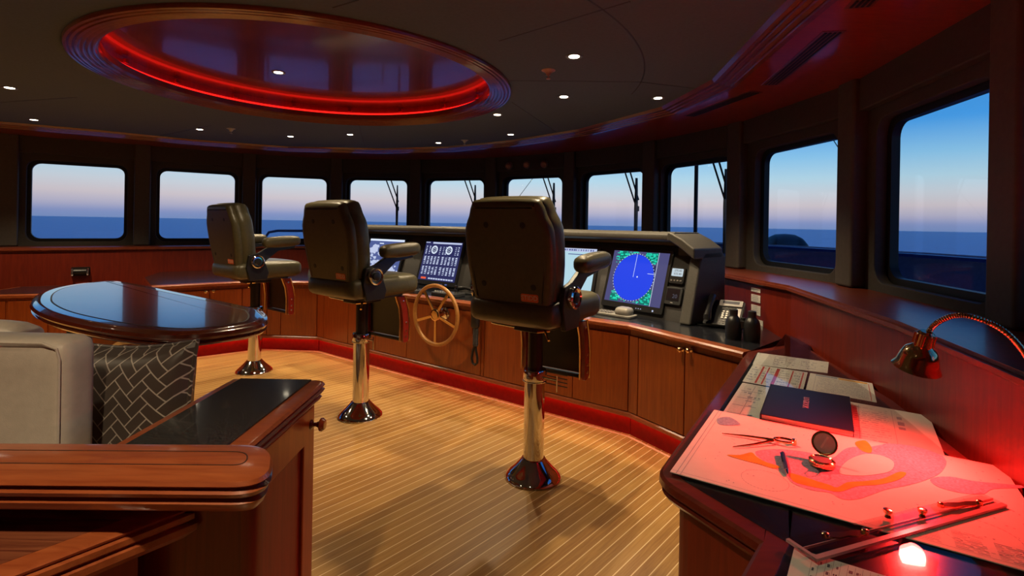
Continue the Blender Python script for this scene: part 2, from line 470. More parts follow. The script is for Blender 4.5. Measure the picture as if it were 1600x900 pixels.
for i in range(1, len(WP) - 1):
    a = (WPv[i] - WPv[i - 1]).normalized(); b = (WPv[i + 1] - WPv[i]).normalized(); t = (a + b).normalized(); inn = Vector((t.y, -t.x))
    c = WPv[i] + inn * .13
    o = Mb().box((c.x, c.y, (1.05 + CEIL) / 2), (.17, .14, CEIL - 1.05), math.atan2(t.y, t.x)).build('wall_pilaster', 'pilaster_grey', bevel=.02); struct(o)

# ledge, panel wall under the windows
LEDGE = 1.05
panel = offset(WP, .50, False)
inner = offset(WP, .06, False)
led = Mb(); led.sweep(panel, [(-.44, LEDGE - .035), (-.02, LEDGE - .035), (.0, LEDGE - .045), (.028, LEDGE - .030), (.028, LEDGE - .014), (.012, LEDGE - .012), (.012, LEDGE), (-.44, LEDGE)])
struct(led.build('trim_2', 'ledge_mahogany', flat=True), 'mahogany ledge along the foot of the windows')
struct(Mb().sweep(panel, [(-.03, 0), (0, 0), (0, LEDGE - .03), (-.03, LEDGE - .03)]).build('wall_lower', 'panel_mahogany', flat=True), 'mahogany panelling under the window ledge')

# ---------------------------------------------------------------- setting: ceiling
gc_px = [(0, 190), (150, 203), (300, 218), (450, 229), (600, 232), (700, 229), (800, 219), (905, 202), (1036, 167), (1116, 124), (1210, 25)]
gpts = [P2(x, y, CEIL) for x, y in gc_px]
ring = [Vector((-6.0, 4.2)), Vector((-5.6, 4.72))] + gpts + [Vector((1.02, 1.2)), Vector((.6, -.9)), Vector((-2.8, -1.6)), Vector((-6.1, 1.8))]
DC = Vector((-1.34, 3.50)); DR = 1.32
circ = arc2(DC.x, DC.y, DR - .02, 0, 2 * math.pi, 72)[:-1]
struct(Mb().hprism(ring, circ, CEIL, CEIL + .03).build('ceiling_panel', 'ceiling_grey', flat=True), 'matt grey ceiling panels')
ring_cw = ring if area2(ring) < 0 else list(reversed(ring))
# grooved cornice: offset to the left of clockwise travel = outward
prof = [(.02, CEIL + .01), (0, CEIL - .022), (-.020, CEIL - .026), (-.026, CEIL - .014), (-.034, CEIL - .030), (-.054, CEIL - .034), (-.060, CEIL - .022), (-.068, CEIL - .038), (-.090, CEIL - .042), (-.096, CEIL - .030), (-.104, CEIL - .046), (-.130, CEIL - .048), (-.136, CEIL - .01), (-.136, CEIL + .01)]
struct(Mb().sweep(ring_cw, prof, True).build('trim_3', 'trim_mahogany', flat=True), 'grooved mahogany cornice around the grey ceiling')
sof_out = [Vector(p) for p in offset(WP, .02, False)] + [Vector(p) for p in AFT]
struct(Mb().hprism([tuple(p) for p in sof_out], [tuple(p) for p in offset(ring_cw, -.10)], CEIL - .012, CEIL + .02).build('ceiling_soffit', 'soffit_mahogany', flat=True), 'polished mahogany soffit above the windows')
# ceiling seams (thin dark joints)
sm = Mb()
def strip(a, b, wd, z0, z1, mb):
    a, b = Vector(a), Vector(b); d = (b - a).normalized(); n_ = Vector((d.y, -d.x)) * wd / 2
    mb.prism([a - n_, b - n_, b + n_, a + n_], z0, z1)
def seam_arc(c, r, a0, a1, k_=40):
    pts = arc2(c.x, c.y, r, a0, a1, k_)
    for p_, q_ in zip(pts, pts[1:]): strip(p_, q_, .007, CEIL - .0012, CEIL + .001, sm)
seam_arc(DC, 2.16, R(-70), R(2))
for (a, b) in (((780, 64), (985, 2)), ((795, 126), (1000, 128)), ((0, 160), (120, 152)), ((520, 12), (560, 0)), ((1000, 128), (1085, 138)), ((800, 160), (870, 207)), ((330, 196), (250, 212)), ((560, 192), (570, 228))):
    strip(P2(*a, CEIL), P2(*b, CEIL), .007, CEIL - .0012, CEIL + .001, sm)
struct(sm.build('ceiling_seam', 'black_rubber', flat=True))

# dome
dome = thing('ceiling_dome', 'round recessed ceiling dome with grooved mahogany rim, glossy burl panel and red light strip', 'ceiling dome', (DC.x, DC.y, CEIL))
T = Matrix.Translation((DC.x, DC.y, 0))
pr = [(DR, CEIL + .02), (DR, CEIL - .010)]
r_ = DR; z_ = CEIL - .010
for q in range(6):
    pr += [(r_ - .004, z_ - .010), (r_ - .016, z_ - .012), (r_ - .021, z_ - .003)]; r_ -= .024; z_ += .004 if q > 1 else -.002
pr += [(r_ - .005, z_ - .006), (r_ - .012, z_ + .01), (r_ - .012, CEIL + .05), (DR, CEIL + .05)]
mb = Mb(T); n_ = 96
rings = [[mb.v((r * math.cos(2 * math.pi * i / n_), r * math.sin(2 * math.pi * i / n_), z)) for i in range(n_)] for r, z in pr]
for a, b in zip(rings, rings[1:] + rings[:1]):
    for i in range(n_): mb.f([a[i], b[i], b[(i + 1) % n_], a[(i + 1) % n_]])
bmesh.ops.recalc_face_normals(mb.bm, faces=mb.bm.faces)
mb.build('rim', 'trim_mahogany', dome, angle=20)
RI = r_ - .012
mb = Mb(T); cw = 96
for (r0, z0, r1, z1) in ((RI + .06, CEIL + .05, RI + .06, CEIL + .13),):
    a = [mb.v((r0 * math.cos(2 * math.pi * i / cw), r0 * math.sin(2 * math.pi * i / cw), z0)) for i in range(cw)]
    b = [mb.v((r1 * math.cos(2 * math.pi * i / cw), r1 * math.sin(2 * math.pi * i / cw), z1)) for i in range(cw)]
    for i in range(cw): mb.f([a[i], b[i], b[(i + 1) % cw], a[(i + 1) % cw]])
mb.build('side_wall', 'soffit_mahogany', dome)
Mb(T).prism(arc2(0, 0, RI + .07, 0, 2 * math.pi, 96)[:-1], CEIL + .125, CEIL + .15).build('burl_panel', 'burl', dome)
Mb(T).tube([((RI + .045) * math.cos(2 * math.pi * i / 96), (RI + .045) * math.sin(2 * math.pi * i / 96), CEIL + .066) for i in range(96)], .009, 6, True).build('light_strip', 'red_strip', dome)
for k_ in range(16):
    a = 2 * math.pi * (k_ + .35) / 16
    Mb(T).box(((RI + .04) * math.cos(a), (RI + .04) * math.sin(a), CEIL + .098), (.02, .035, .028), a).build('clip', 'red_ink', dome, bevel=.003)

# downlights
def downlight(px, py, lab, h=CEIL, first=False, wt=1.0):
    p = P(px, py, h); t = thing('recessed_downlight', lab, 'ceiling light', (p.x, p.y, h), 'small round downlights in the ceiling')
    Tm_ = Matrix.Translation((p.x, p.y, 0))
    Mb(Tm_).lathe([(.030, h + .01), (.030, h - .002), (.044, h - .005), (.047, h + .0), (.047, h + .01)], n=24).build('trim_ring', 'brushed_grey', t)
    Mb(Tm_).lathe([(0, h - .0035), (.028, h - .0035), (.028, h + .004), (0, h + .004)], n=20).build('lens', 'downlight_lens', t)
    ld = bpy.data.lights.new('downlight', 'SPOT'); ld.energy = LAMP_W * wt; ld.color = (1., .77, .48); ld.spot_size = R(115); ld.spot_blend = .75; ld.shadow_soft_size = .03
    lo = bpy.data.objects.new('downlight_beam', ld); C.objects.link(lo); lo.location = (p.x, p.y, h - .02)
for px, py, lab in ((15, 137, 'lit downlight nearest the left edge, left of the ceiling dome'), (53, 187, 'lit downlight by the cornice above the left-hand window'),
                    (312, 202, 'lit downlight above the window behind the left helm chair'), (454, 213, 'lit downlight above the third window from the left, first one right of the pale sprinkler'),
                    (547, 210, 'lit downlight just beyond the dome above the fourth window from left'), (685, 223, 'lit downlight close to the cornice above the fifth window'),
                    (777, 179, 'lit downlight just right of the dome, nearest to its rim'), (798, 210, 'lit downlight near the three eyeball spotlights'),
                    (881, 151, 'lit downlight between the large near downlight and the cornice'), (897, 88, 'largest lit downlight, right of the copper-coloured sprinkler'),
                    (1028, 153, 'rightmost lit downlight, touching the cornice corner')):
    downlight(px, py, lab)
downlight(435, 113, 'lit downlight set in the burl panel of the dome', CEIL + .125, wt=1.)
for (x, y) in ((-.6, .2), (-2.6, .9), (-4.6, 2.4), (-1.2, -1.3)):     # unseen downlights added as fill light, behind and beside the camera
    ld = bpy.data.lights.new('downlight', 'SPOT'); ld.energy = LAMP_W * 1.2; ld.color = (1., .77, .48); ld.spot_size = R(115); ld.spot_blend = .75; ld.shadow_soft_size = .03
    lo = bpy.data.objects.new('downlight_beam', ld); C.objects.link(lo); lo.location = (x, y, CEIL - .02)
    t = thing('recessed_downlight', 'unseen downlight added as fill light, out of view', 'ceiling light', (x, y, CEIL), 'fill downlights added out of view')
    Tm_ = Matrix.Translation((x, y, 0))
    Mb(Tm_).lathe([(.030, CEIL + .01), (.030, CEIL - .002), (.044, CEIL - .005), (.047, CEIL), (.047, CEIL + .01)], n=24).build('trim_ring', 'brushed_grey', t)
    Mb(Tm_).lathe([(0, CEIL - .0035), (.028, CEIL - .0035), (.028, CEIL + .004), (0, CEIL + .004)], n=20).build('lens', 'downlight_lens', t)

def sprinkler(px, py, lab, mt):
    p = P(px, py, CEIL); t = thing('sprinkler_head', lab, 'sprinkler', (p.x, p.y, CEIL)); Tm_ = Matrix.Translation((p.x, p.y, 0))
    Mb(Tm_).lathe([(0, CEIL - .03), (.012, CEIL - .03), (.016, CEIL - .018), (.030, CEIL - .006), (.042, CEIL - .002), (.042, CEIL + .001), (0, CEIL + .001)], n=24).build('escutcheon', mt, t)
    Mb(Tm_).lathe([(0, CEIL - .052), (.013, CEIL - .052), (.013, CEIL - .048), (.004, CEIL - .046), (.006, CEIL - .03), (0, CEIL - .03)], n=16).build('deflector', mt, t)
sprinkler(857, 110, 'copper-coloured ceiling sprinkler head right of the dome', 'copper_paint')
sprinkler(361, 201, 'small pale ceiling sprinkler head beyond the left part of the dome', 'light_grey_plastic')
sprinkler(726, 219, 'tiny ceiling sprinkler head near the cornice between two downlights', 'light_grey_plastic')

# soffit air vents
def air_vent(qpx, lab, nsl):
    q = [P(x, y, CEIL - .012) for x, y in qpx]
    t = thing('air_vent', lab, 'air vent', tuple(q[0]), 'slotted air vents in the soffit')
    z = CEIL - .012
    c = sum((v_.to_2d() for v_ in q), Vector((0, 0))) / 4
    a, b = (q[0].to_2d() + q[3].to_2d()) / 2, (q[1].to_2d() + q[2].to_2d()) / 2
    d = (b - a).normalized(); n_ = Vector((-d.y, d.x)); ln = (b - a).length; wd = .10
    rect = [a - n_ * wd / 2, b - n_ * wd / 2, b + n_ * wd / 2, a + n_ * wd / 2]
    Mb().prism(rect, z - .003, z + .002).build('vent_frame', 'trim_mahogany', t)
    for k_ in range(nsl):
        o_f = (k_ + .5 - nsl / 2) * wd * .8 / nsl
        e0, e1 = a + d * .015 + n_ * o_f, b - d * .015 + n_ * o_f
        sl = Mb(); strip(e0, e1, wd * .4 / nsl, z - .006, z - .002, sl); sl.build('slot', 'black_rubber', t, flat=True)
air_vent([(1190, 130), (1290, 48), (1318, 48), (1215, 135)], 'long slotted air vent in the soffit beside the cornice corner', 4)
air_vent([(1068, 180), (1175, 143), (1188, 143), (1085, 183)], 'slotted air vent further forward in the soffit, seen at a shallow angle', 4)
air_vent([(1325, 12), (1340, -4), (1372, -4), (1355, 12)], 'slotted air vent in the soffit cut by the top edge of the picture', 4)
# three eyeball spotlights on the header
mseg = seg_frame(6)
for k_, (px, py, wh) in enumerate(((796, 259, 'leftmost'), (824, 257, 'middle'), (851, 256, 'rightmost'))):
    m, d, inn, ln = mseg; a, b = ray(px, py)
    o2 = m + inn * .15; y = (o2.x * d.y - o2.y * d.x) / (a * d.y - d.x); p = Vector((a * y, y, EYE + b * y))
    t = thing('eyeball_spotlight', '%s of three small round spotlights on the window header' % wh, 'spotlight', tuple(p), 'three spotlights above the centre window')
    Mf = frame(p, (d.x, d.y, 0), (0, 0, 1), (inn.x, inn.y, 0))
    Mb(Mf).lathe([(0, 0), (.055, 0), (.055, .012), (.046, .02), (0, .02)], n=28).build('mounting_ring', 'brushed_grey', t)
    Mb(Mf @ Matrix.Translation((0, -.004, .02)) @ Matrix.Rotation(R(28), 4, 'X') @ Matrix.Rotation(R(18), 4, 'Y')).lathe([(0, 0), (.036, 0), (.040, .018), (.036, .036), (.028, .042), (.024, .030), (0, .028)], n=24).build('spot_head', 'copper_paint', t)

# ---------------------------------------------------------------- console cabinets and counter
CH = .745
def hit(px, a, b, py=500):
    """point of the plan line a-b seen in picture column px"""
    k0, _ = ray(px, py); d = b - a; t = (k0 * a.y - a.x) / (d.x - k0 * d.y)
    return a + d * t
FRB = [Vector(q) for q in offset(FR[2:], -.36, False)]; FRB[-1] = Vector((1.58, 3.00))
def face_run(a, b, seams, label, knobs=(), lo=.125, top=CH - .03, louvre=None, ends=(0, 0)):
    d = (b - a).normalized(); nin = Vector((d.y, -d.x))       # towards the room
    t = thing('console_cabinet', label, 'cabinet', (a.x, a.y, 0))
    deep = .36
    ia = [i for i, q in enumerate(FR[2:]) if (q - a).length < 1e-6][0]
    Mb().prism([a, b, FRB[ia + 1], FRB[ia]], lo + .02, top).build('carcass', 'mahogany', t, flat=True)
    xs = [0] + [max(0, min((b - a).length, (s_ - a).dot(d))) for s_ in seams] + [(b - a).length]
    for x0, x1 in zip(xs, xs[1:]):
        if x1 - x0 < .015: continue
        p0, p1 = a + d * (x0 + .003), a + d * (x1 - .003)
        Mb().prism([p0, p1, p1 + nin * .014, p0 + nin * .014], lo + .035, top - .045).build('door' if x1 - x0 > .12 else 'stile', 'mahogany', t, bevel=.003)
    Mb().sweep([a, b], [(0, lo), (.022, lo), (.028, lo + .008), (.022, lo + .022), (.012, lo + .030), (0, lo + .030)]).build('base_moulding', 'edge_mahogany', t, flat=True)
    Mb().prism([a - nin * .012, b - nin * .012, b - nin * .03, a - nin * .03], 0, lo + .01).build('kick_board', 'kick_red', t, flat=True)
    Mb().prism([a + nin * .016, b + nin * .016, b + nin * .002, a + nin * .002], lo - .0006, lo + .004).build('light_strip', 'kick_strip', t, flat=True)
    for kp in knobs:
        p = hit(kp[0], a + nin * .02, b + nin * .02); _, bb = ray(*kp); z = EYE + bb * p.y
        Mf = frame((p.x, p.y, z), (d.x, d.y, 0), (0, 0, 1), (nin.x, nin.y, 0))
        Mb(Mf).lathe([(.014, -.012), (.014, -.004), (.006, .002), (.006, .010), (.013, .018), (.014, .026), (.008, .032), (0, .033)], n=16).build('knob', 'brass', t)
    if louvre:
        for k_ in range(5):
            p = hit(louvre[0], a + nin * .016, b + nin * .016); p2 = hit(louvre[1], a + nin * .016, b + nin * .016)
            z = louvre[2] - k_ * .028
            Mb().prism([p, p2, p2 - nin * .004, p - nin * .004], z, z + .007).build('louvre_slot', 'black_rubber', t, flat=True)
    return t
H = hit
face_run(FR[2], FR[3], [H(x, FR[2], FR[3], 460) for x in (250, 327, 378, 408)], 'mahogany console cabinet behind the oval table, with two round knobs', [(321, 456), (333, 455)])
face_run(FR[3], FR[4], [H(x, FR[3], FR[4], 480) for x in (418, 440, 496)], 'mahogany console cabinet behind the left helm chair')
face_run(L0, L1, [H(x, L0, L1, 530) for x in (507, 545, 588, 637, 753, 758, 826, 897, 984)], 'long mahogany console cabinet behind the steering wheel and front helm chair', louvre=(848, 888, .335))
face_run(L1, FR[6], [H(x, L1, FR[6], 580) for x in (999, 1072)], 'mahogany double-door cabinet with two brass knobs beside the chart desk', [(1066, 546), (1079, 547)])
struct(Mb().sweep(FR[2:], [(.012, 0), (.034, 0), (.034, .0015), (.012, .0015)]).build('trim_4', 'caulk_border', flat=True), 'pale strip where the teak meets the red kick')
# low port-side cabinet
t = thing('low_cabinet', 'low mahogany cabinet with a black top at the far left behind the table', 'cabinet', (-4.6, 4.9, 0))
lo_poly = [FR[0], FR[1], Vector((-4.25, 5.35)), Vector((-5.45, 5.0))]
lo_front = [P2(-60, 462, .69), P2(140, 458, .69)]
lo_poly = [lo_front[0], lo_front[1], lo_front[1] + Vector((-.25, .75)), lo_front[0] + Vector((-.1, .62))]
Mb().prism(offset(lo_poly, -.02), .08, .66).build('carcass', 'mahogany', t, flat=True)
Mb().loft(lo_poly, [(-.005, .655), (.01, .662), (.01, .682), (0, .69)]).build('counter_edge', 'edge_mahogany', t)
Mb().prism(offset(lo_poly, -.045), .69, .694).build('black_top', 'black_counter', t)
d0 = (lo_front[1] - lo_front[0]); 
for k_ in range(3):
    p0, p1 = lo_front[0] + d0 * (k_ / 3 + .01), lo_front[0] + d0 * ((k_ + 1) / 3 - .01); nn = Vector((d0.y, -d0.x)).normalized()
    Mb().prism([p0 + nn * -.02, p1 + nn * -.02, p1 - nn * .006, p0 - nn * .006], .12, .63).build('door', 'mahogany', t, bevel=.003)

# continuous counter over the cabinets
cfront = [FR[2], FR[3], L0, L1, FR[6]]
back_pts = [Vector((1.62, 3.05)), Vector((1.72, 3.62)), Vector((1.66, 4.30)), Vector((1.17, 5.35)), Vector((.50, 6.05)), Vector((-.50, 6.72)), Vector((-1.50, 7.08)), Vector((-2.55, 7.12)), Vector((-3.5, 6.80)), Vector((-4.25, 6.20)), Vector((-4.02, 5.62))]
cpoly = cfront + back_pts
ct = thing('console_counter', 'black console worktop with a mahogany front edge under the instruments', 'worktop', (-.6, 4.6, CH - .04))
Mb().prism(cpoly, CH - .03, CH - .004).build('counter_core', 'trim_mahogany', ct, flat=True)
Mb().sweep(cfront, [(.0, CH - .034), (.030, CH - .034), (.040, CH - .024), (.040, CH - .010), (.030, CH), (-.035, CH + .001), (-.035, CH - .034)]).build('counter_edge', 'edge_mahogany', ct, flat=True)
inn_ = offset(cfront, -.034, False)
Mb().prism([tuple(p) for p in inn_] + [tuple(p) for p in back_pts], CH - .006, CH).build('black_surface', 'black_counter', ct, flat=True)

# ---------------------------------------------------------------- instrument console
def onL(s_, o_): return L0 + U * s_ + N * o_
DIR_R = Vector((.646, -.763)).normalized()
B = [onL(-.2, .42) + Vector((-.928, .373)) * .50, onL(-.2, .42), onL(.908, .42), onL(2.01, .42), onL(3.117, .42)]
B.append(B[4] + DIR_R * .70)
con = thing('instrument_console', 'curved grey instrument console with a padded hood across the front of the bridge', 'console', (B[2].x, B[2].y, CH))
# offset() pushes right of travel (towards the room) for positive values
Mb().sweep(B, [(0, CH), (-.005, CH + .02), (-.155, 1.245), (-.175, 1.262), (-.38, 1.262), (-.38, CH)]).build('instrument_panel', 'console_panel', con)
Mb().sweep(B[:5] + [B[4] + DIR_R * .62], [(-.01, 1.300), (.002, 1.308), (.006, 1.325), (.002, 1.345), (-.03, 1.362), (-.34, 1.362), (-.37, 1.33), (-.37, 1.262), (-.16, 1.262), (-.155, 1.285)]).build('hood', 'console_grey', con, bevel=.006)
for q in B[1:5]:
    pass
# sloped end piece and cheek
e = B[4] + DIR_R * .60; nr = Vector((DIR_R.y, -DIR_R.x))
Me = Matrix(((DIR_R.x, 0, -nr.x, e.x), (DIR_R.y, 0, -nr.y, e.y), (0, 1, 0, 0), (0, 0, 0, 1)))   # x along, y up, z away from the room
Mb(Me).prism([(-.02, 1.362), (.0, 1.362), (.10, 1.315), (.19, 1.255), (.19, 1.18), (.09, 1.25), (0, 1.30), (-.02, 1.30)], -.012, .37).build('hood_end', 'console_grey', con, bevel=.012)
Mc = Matrix(((nr.x * -1, 0, DIR_R.x, e.x), (nr.y * -1, 0, DIR_R.y, e.y), (0, 1, 0, 0), (0, 0, 0, 1)))  # x away from room, y up, z along
Mb(Mc).prism([(-.05, CH), (-.045, CH + .02), (.07, 1.16), (.09, 1.20), (.13, 1.235), (.37, 1.235), (.42, 1.19), (.42, CH)], .105, .19).build('cheek', 'console_grey', con, bevel=.02, seg=3)
Mb(Me).prism([(-.02, CH), (.12, CH), (.12, 1.22), (-.02, 1.30)], .14, .17).build('side_panel', 'console_panel', con)
Mp_side = None

def slope_frame(p2, along, room, z=CH + .02):
    """frame on the sloping instrument face: x along, y up the slope, z out of the face"""
    up = Vector((-room.x * .150, -room.y * .150, .480)).normalized(); x = Vector((along.x, along.y, 0)); out = x.cross(up)
    if out.dot(Vector((room.x, room.y, 0))) < 0: out = -out
    return frame((p2.x, p2.y, z), x, up, out)
Uroom = Vector((U.y, -U.x))
Rroom = Vector((DIR_R.y, -DIR_R.x))
MW, MH = .50, .40
def monitor(M, label, w_=MW, h_=MH):
    t = thing('monitor', label, 'monitor', tuple(M.translation), 'helm monitors')
    Mb(M).prism(rrect(w_ + .05, h_ + .07, .012, 3, 0, h_ / 2 + .045), .001, .022).build('bezel', 'black_plastic', t, bevel=.003)
    return t, M @ Matrix.Translation((-w_ / 2, .055, .0225))
def scr(M, t, name, mat, quads, lvl=1, par=None):
    mb = Mb(M)
    for (x0, y0, x1, y1) in quads: mb.quad([(x0, y0, lvl * .0006), (x1, y0, lvl * .0006), (x1, y1, lvl * .0006), (x0, y1, lvl * .0006)])
    return mb.build(name, mat, t, flat=True)
def disc(mb, cx, cy, r, z, n_=28, ry=None): mb.f([mb.v((cx + r * math.cos(2 * math.pi * i / n_), cy + (ry or r) * math.sin(2 * math.pi * i / n_), z)) for i in range(n_)])
def ringm(mb, cx, cy, r0, r1, z, n_=28, a0=0, a1=2 * math.pi):
    for i in range(n_):
        a, b = a0 + (a1 - a0) * i / n_, a0 + (a1 - a0) * (i + 1) / n_
        mb.quad([(cx + r0 * math.cos(a), cy + r0 * math.sin(a), z), (cx + r1 * math.cos(a), cy + r1 * math.sin(a), z), (cx + r1 * math.cos(b), cy + r1 * math.sin(b), z), (cx + r0 * math.cos(b), cy + r0 * math.sin(b), z)])
# radar
pr_ = hit(986, B[4], B[5], 470)
t, S = monitor(slope_frame(pr_, DIR_R, Rroom), 'radar monitor with a blue disc and green chart data')
w_, h_ = MW, MH
scr(S, t, 'screen', 'screen_slate', [(0, 0, w_, h_)])
mb = Mb(S); disc(mb, .225, .2, .178, .0026, 48); mb.build('radar_disc', 'screen_blue', t, flat=True)
q = []
for _ in range(420):
    x = random.uniform(.03, .40); y = random.uniform(.005, .395)
    if math.hypot(x - .225, y - .2) < .185 or (x < .13 and y < .12 and x < .05) or (x > .335 and .17 < y < .31) or (x < .16 and .09 < y < .30): continue
    q.append((x, y, min(.405, x + random.uniform(.006, .03)), min(.398, y + random.uniform(.003, .012))))
scr(S, t, 'green_echoes', 'screen_green', q, 2)
q = [(.06, .33, .14, .398), (.30, .32, .41, .398), (.32, .005, .41, .12), (.05, .005, .13, .06)]
scr(S, t, 'green_area', 'screen_darkgreen', q, 1.5)
mb = Mb(S)
for k_ in range(48):
    a = 2 * math.pi * k_ / 48; x, y = .225 + .182 * math.cos(a), .2 + .182 * math.sin(a); mb.quad([(x - .0028, y - .0028, .003), (x + .0028, y - .0028, .003), (x + .0028, y + .0028, .003), (x - .0028, y + .0028, .003)])
for (x0, y0, x1, y1) in ((.412, 0, .415, .4), (.345, .235, .412, .238), (.224, .20, .227, .375)): mb.quad([(x0, y0, .003), (x1, y0, .003), (x1, y1, .003), (x0, y1, .003)])
disc(mb, .262, .205, .006, .003, 12); mb.build('ring_marks', 'screen_white', t, flat=True)
scr(S, t, 'boxed_readouts', 'screen_navy', [(.348, .242, .408, .30), (.348, .175, .408, .231)], 3)
scr(S, t, 'key_legends', 'screen_pale', [(.30, -.03, .308, -.025), (.32, -.03, .328, -.025), (.34, -.03, .348, -.025), (.44, -.034, .452, -.022)], 0)
# white plotter
p_ = hit(880, B[3], B[4], 420)
t, S = monitor(slope_frame(p_, U, Uroom), 'bright pale-blue monitor right of the front helm chair back')
scr(S, t, 'screen', 'screen_cyan', [(0, 0, w_, h_)])
scr(S, t, 'menu_bar', 'screen_pale', [(0, .37, w_, .4)], 2)
q = [(x, .378, x + random.uniform(.006, .02), .392) for x in [i * .022 for i in range(1, 22)]] + [(.24, .345, .47, .352), (.03, .345, .06, .352)]
scr(S, t, 'menu_icons', 'screen_midblue', q, 3)
# engine monitor
p_ = hit(681, B[2], B[3], 440)
t, S = monitor(slope_frame(p_, U, Uroom), 'engine monitor showing two round dials above rows of bar gauges')
scr(S, t, 'screen', 'screen_navy', [(0, 0, w_, h_)])
mb = Mb(S)
for cx in (.14, .34):
    ringm(mb, cx, .315, .030, .043, .0014)
    for k_ in range(8):
        a = k_ * math.pi / 4; c_, s_ = math.cos(a), math.sin(a)
        mb.quad([(cx + .010 * c_ - .002 * s_, .315 + .010 * s_ + .002 * c_, .0014), (cx + .010 * c_ + .002 * s_, .315 + .010 * s_ - .002 * c_, .0014), (cx + .032 * c_ + .002 * s_, .315 + .032 * s_ - .002 * c_, .0014), (cx + .032 * c_ - .002 * s_, .315 + .032 * s_ + .002 * c_, .0014)])
mb.build('dials', 'screen_white', t, flat=True)
q = [(0, .385, .06, .393), (.10, .378, .49, .395)]
for row, y in enumerate((.165, .06)):
    for k_ in range(10):
        x = .02 + k_ * .046 + (.012 if k_ > 4 else 0)
        for seg_ in range(5): q.append((x + random.uniform(0, .005), y + seg_ * .017, x + .022, y + seg_ * .017 + random.choice((.006, .011, .013))))
        q.append((x + .024, y, x + .027, y + .085))
for x in (.02, .065, .21, .255, .29, .42, .455):
    for seg_ in range(5): q.append((x, .27 + seg_ * .018, x + .018, .27 + seg_ * .018 + random.choice((.006, .011))))
q += [(x, .012, x + .028, .026) for x in [.14 + i * .034 for i in range(10)]]
scr(S, t, 'bar_gauges', 'screen_pale', q, 2)
scr(S, t, 'alarm_box', 'screen_red', [(.04, .01, .11, .03)], 3)
scr(S, t, 'key_legends', 'screen_midblue', [(.30, -.03, .31, -.024), (.33, -.03, .34, -.024), (.38, -.034, .41, -.022)], 0)
# chart plotter at the left
p_ = hit(592, B[1], B[2], 430)
t, S = monitor(slope_frame(p_, U, Uroom), 'monitor showing a white and blue coastline map behind the middle helm chair', .56)
scr(S, t, 'screen', 'screen_midblue', [(0, 0, .56, h_)])
mb = Mb(S)
for k_ in range(60):
    cx, cy = random.uniform(.02, .54), random.uniform(.02, .31); r0 = random.uniform(.012, .042)
    n_ = 9; pts = []
    for i in range(n_):
        a = 2 * math.pi * i / n_; rr = r0 * random.uniform(.5, 1.25)
        pts.append((max(0, min(.56, cx + rr * 1.4 * math.cos(a))), max(0, min(.38, cy + rr * math.sin(a))), .0012 + k_ * 2e-5))
    mb.f([mb.v(p) for p in pts])
mb.build('coastline', 'screen_pale', t, flat=True)
scr(S, t, 'title_bar', 'screen_white', [(0, .378, .56, .4), (.17, .345, .24, .356)], 4)
# small screen half hidden right of the engine monitor
p_ = hit(752, B[2], B[3], 440)
t, S = monitor(slope_frame(p_, U, Uroom, CH + .015), 'small dark monitor between the engine monitor and the front helm chair', .22, .20)
scr(S, t, 'screen', 'screen_navy', [(0, 0, .22, .20)]); scr(S, t, 'readout', 'screen_white', [(.015, .04, .022, .06), (.05, .1, .16, .11)], 2)
# two small instruments right of the radar
pr2 = B[4] + DIR_R * .615
Ms = slope_frame(pr2, DIR_R, Rroom)
t = thing('instrument_display', 'small lit grey LCD instrument right of the radar', 'instrument', tuple((Ms @ Matrix.Translation((0, .27, 0))).translation))
Mb(Ms).prism(rrect(.115, .115, .01, 3, 0, .30), .0, .022).build('housing', 'black_plastic', t, bevel=.003)
Mb(Ms).prism(rrect(.088, .055, .004, 2, 0, .323), .022, .0235).build('lcd', 'screen_lcd', t, flat=True)
textmesh('270.40', .022, Ms @ Matrix.Translation((.004, .335, .0238)), 'digits', 'ink', t); textmesh('033.40', .022, Ms @ Matrix.Translation((.004, .312, .0238)), 'digits', 'ink', t)
mb = Mb(Ms)
for k_ in range(4): mb.box((-.036 + k_ * .024, .265, .023), (.014, .010, .004))
mb.build('buttons', 'brushed_grey', t)
t = thing('depth_display', 'dark square readout instrument showing 20 below the small lit LCD', 'instrument', tuple((Ms @ Matrix.Translation((0, .12, 0))).translation))
Mb(Ms).prism(rrect(.135, .125, .01, 3, -.005, .155), .0, .020).build('housing', 'charcoal_plastic', t, bevel=.004)
Mb(Ms).prism(rrect(.10, .085, .004, 2, -.005, .163), .020, .0215).build('glass', 'black_counter', t, flat=True)
textmesh('20', .040, Ms @ Matrix.Translation((.012, .152, .0218)), 'digits', 'screen_digit', t)
Mb(Ms).box((-.005, .107, .0212), (.020, .005, .002)).build('badge', 'light_grey_plastic', t)

# ---------------------------------------------------------------- things on the console counter
def counter_thing(px, py): return P(px, py, CH)
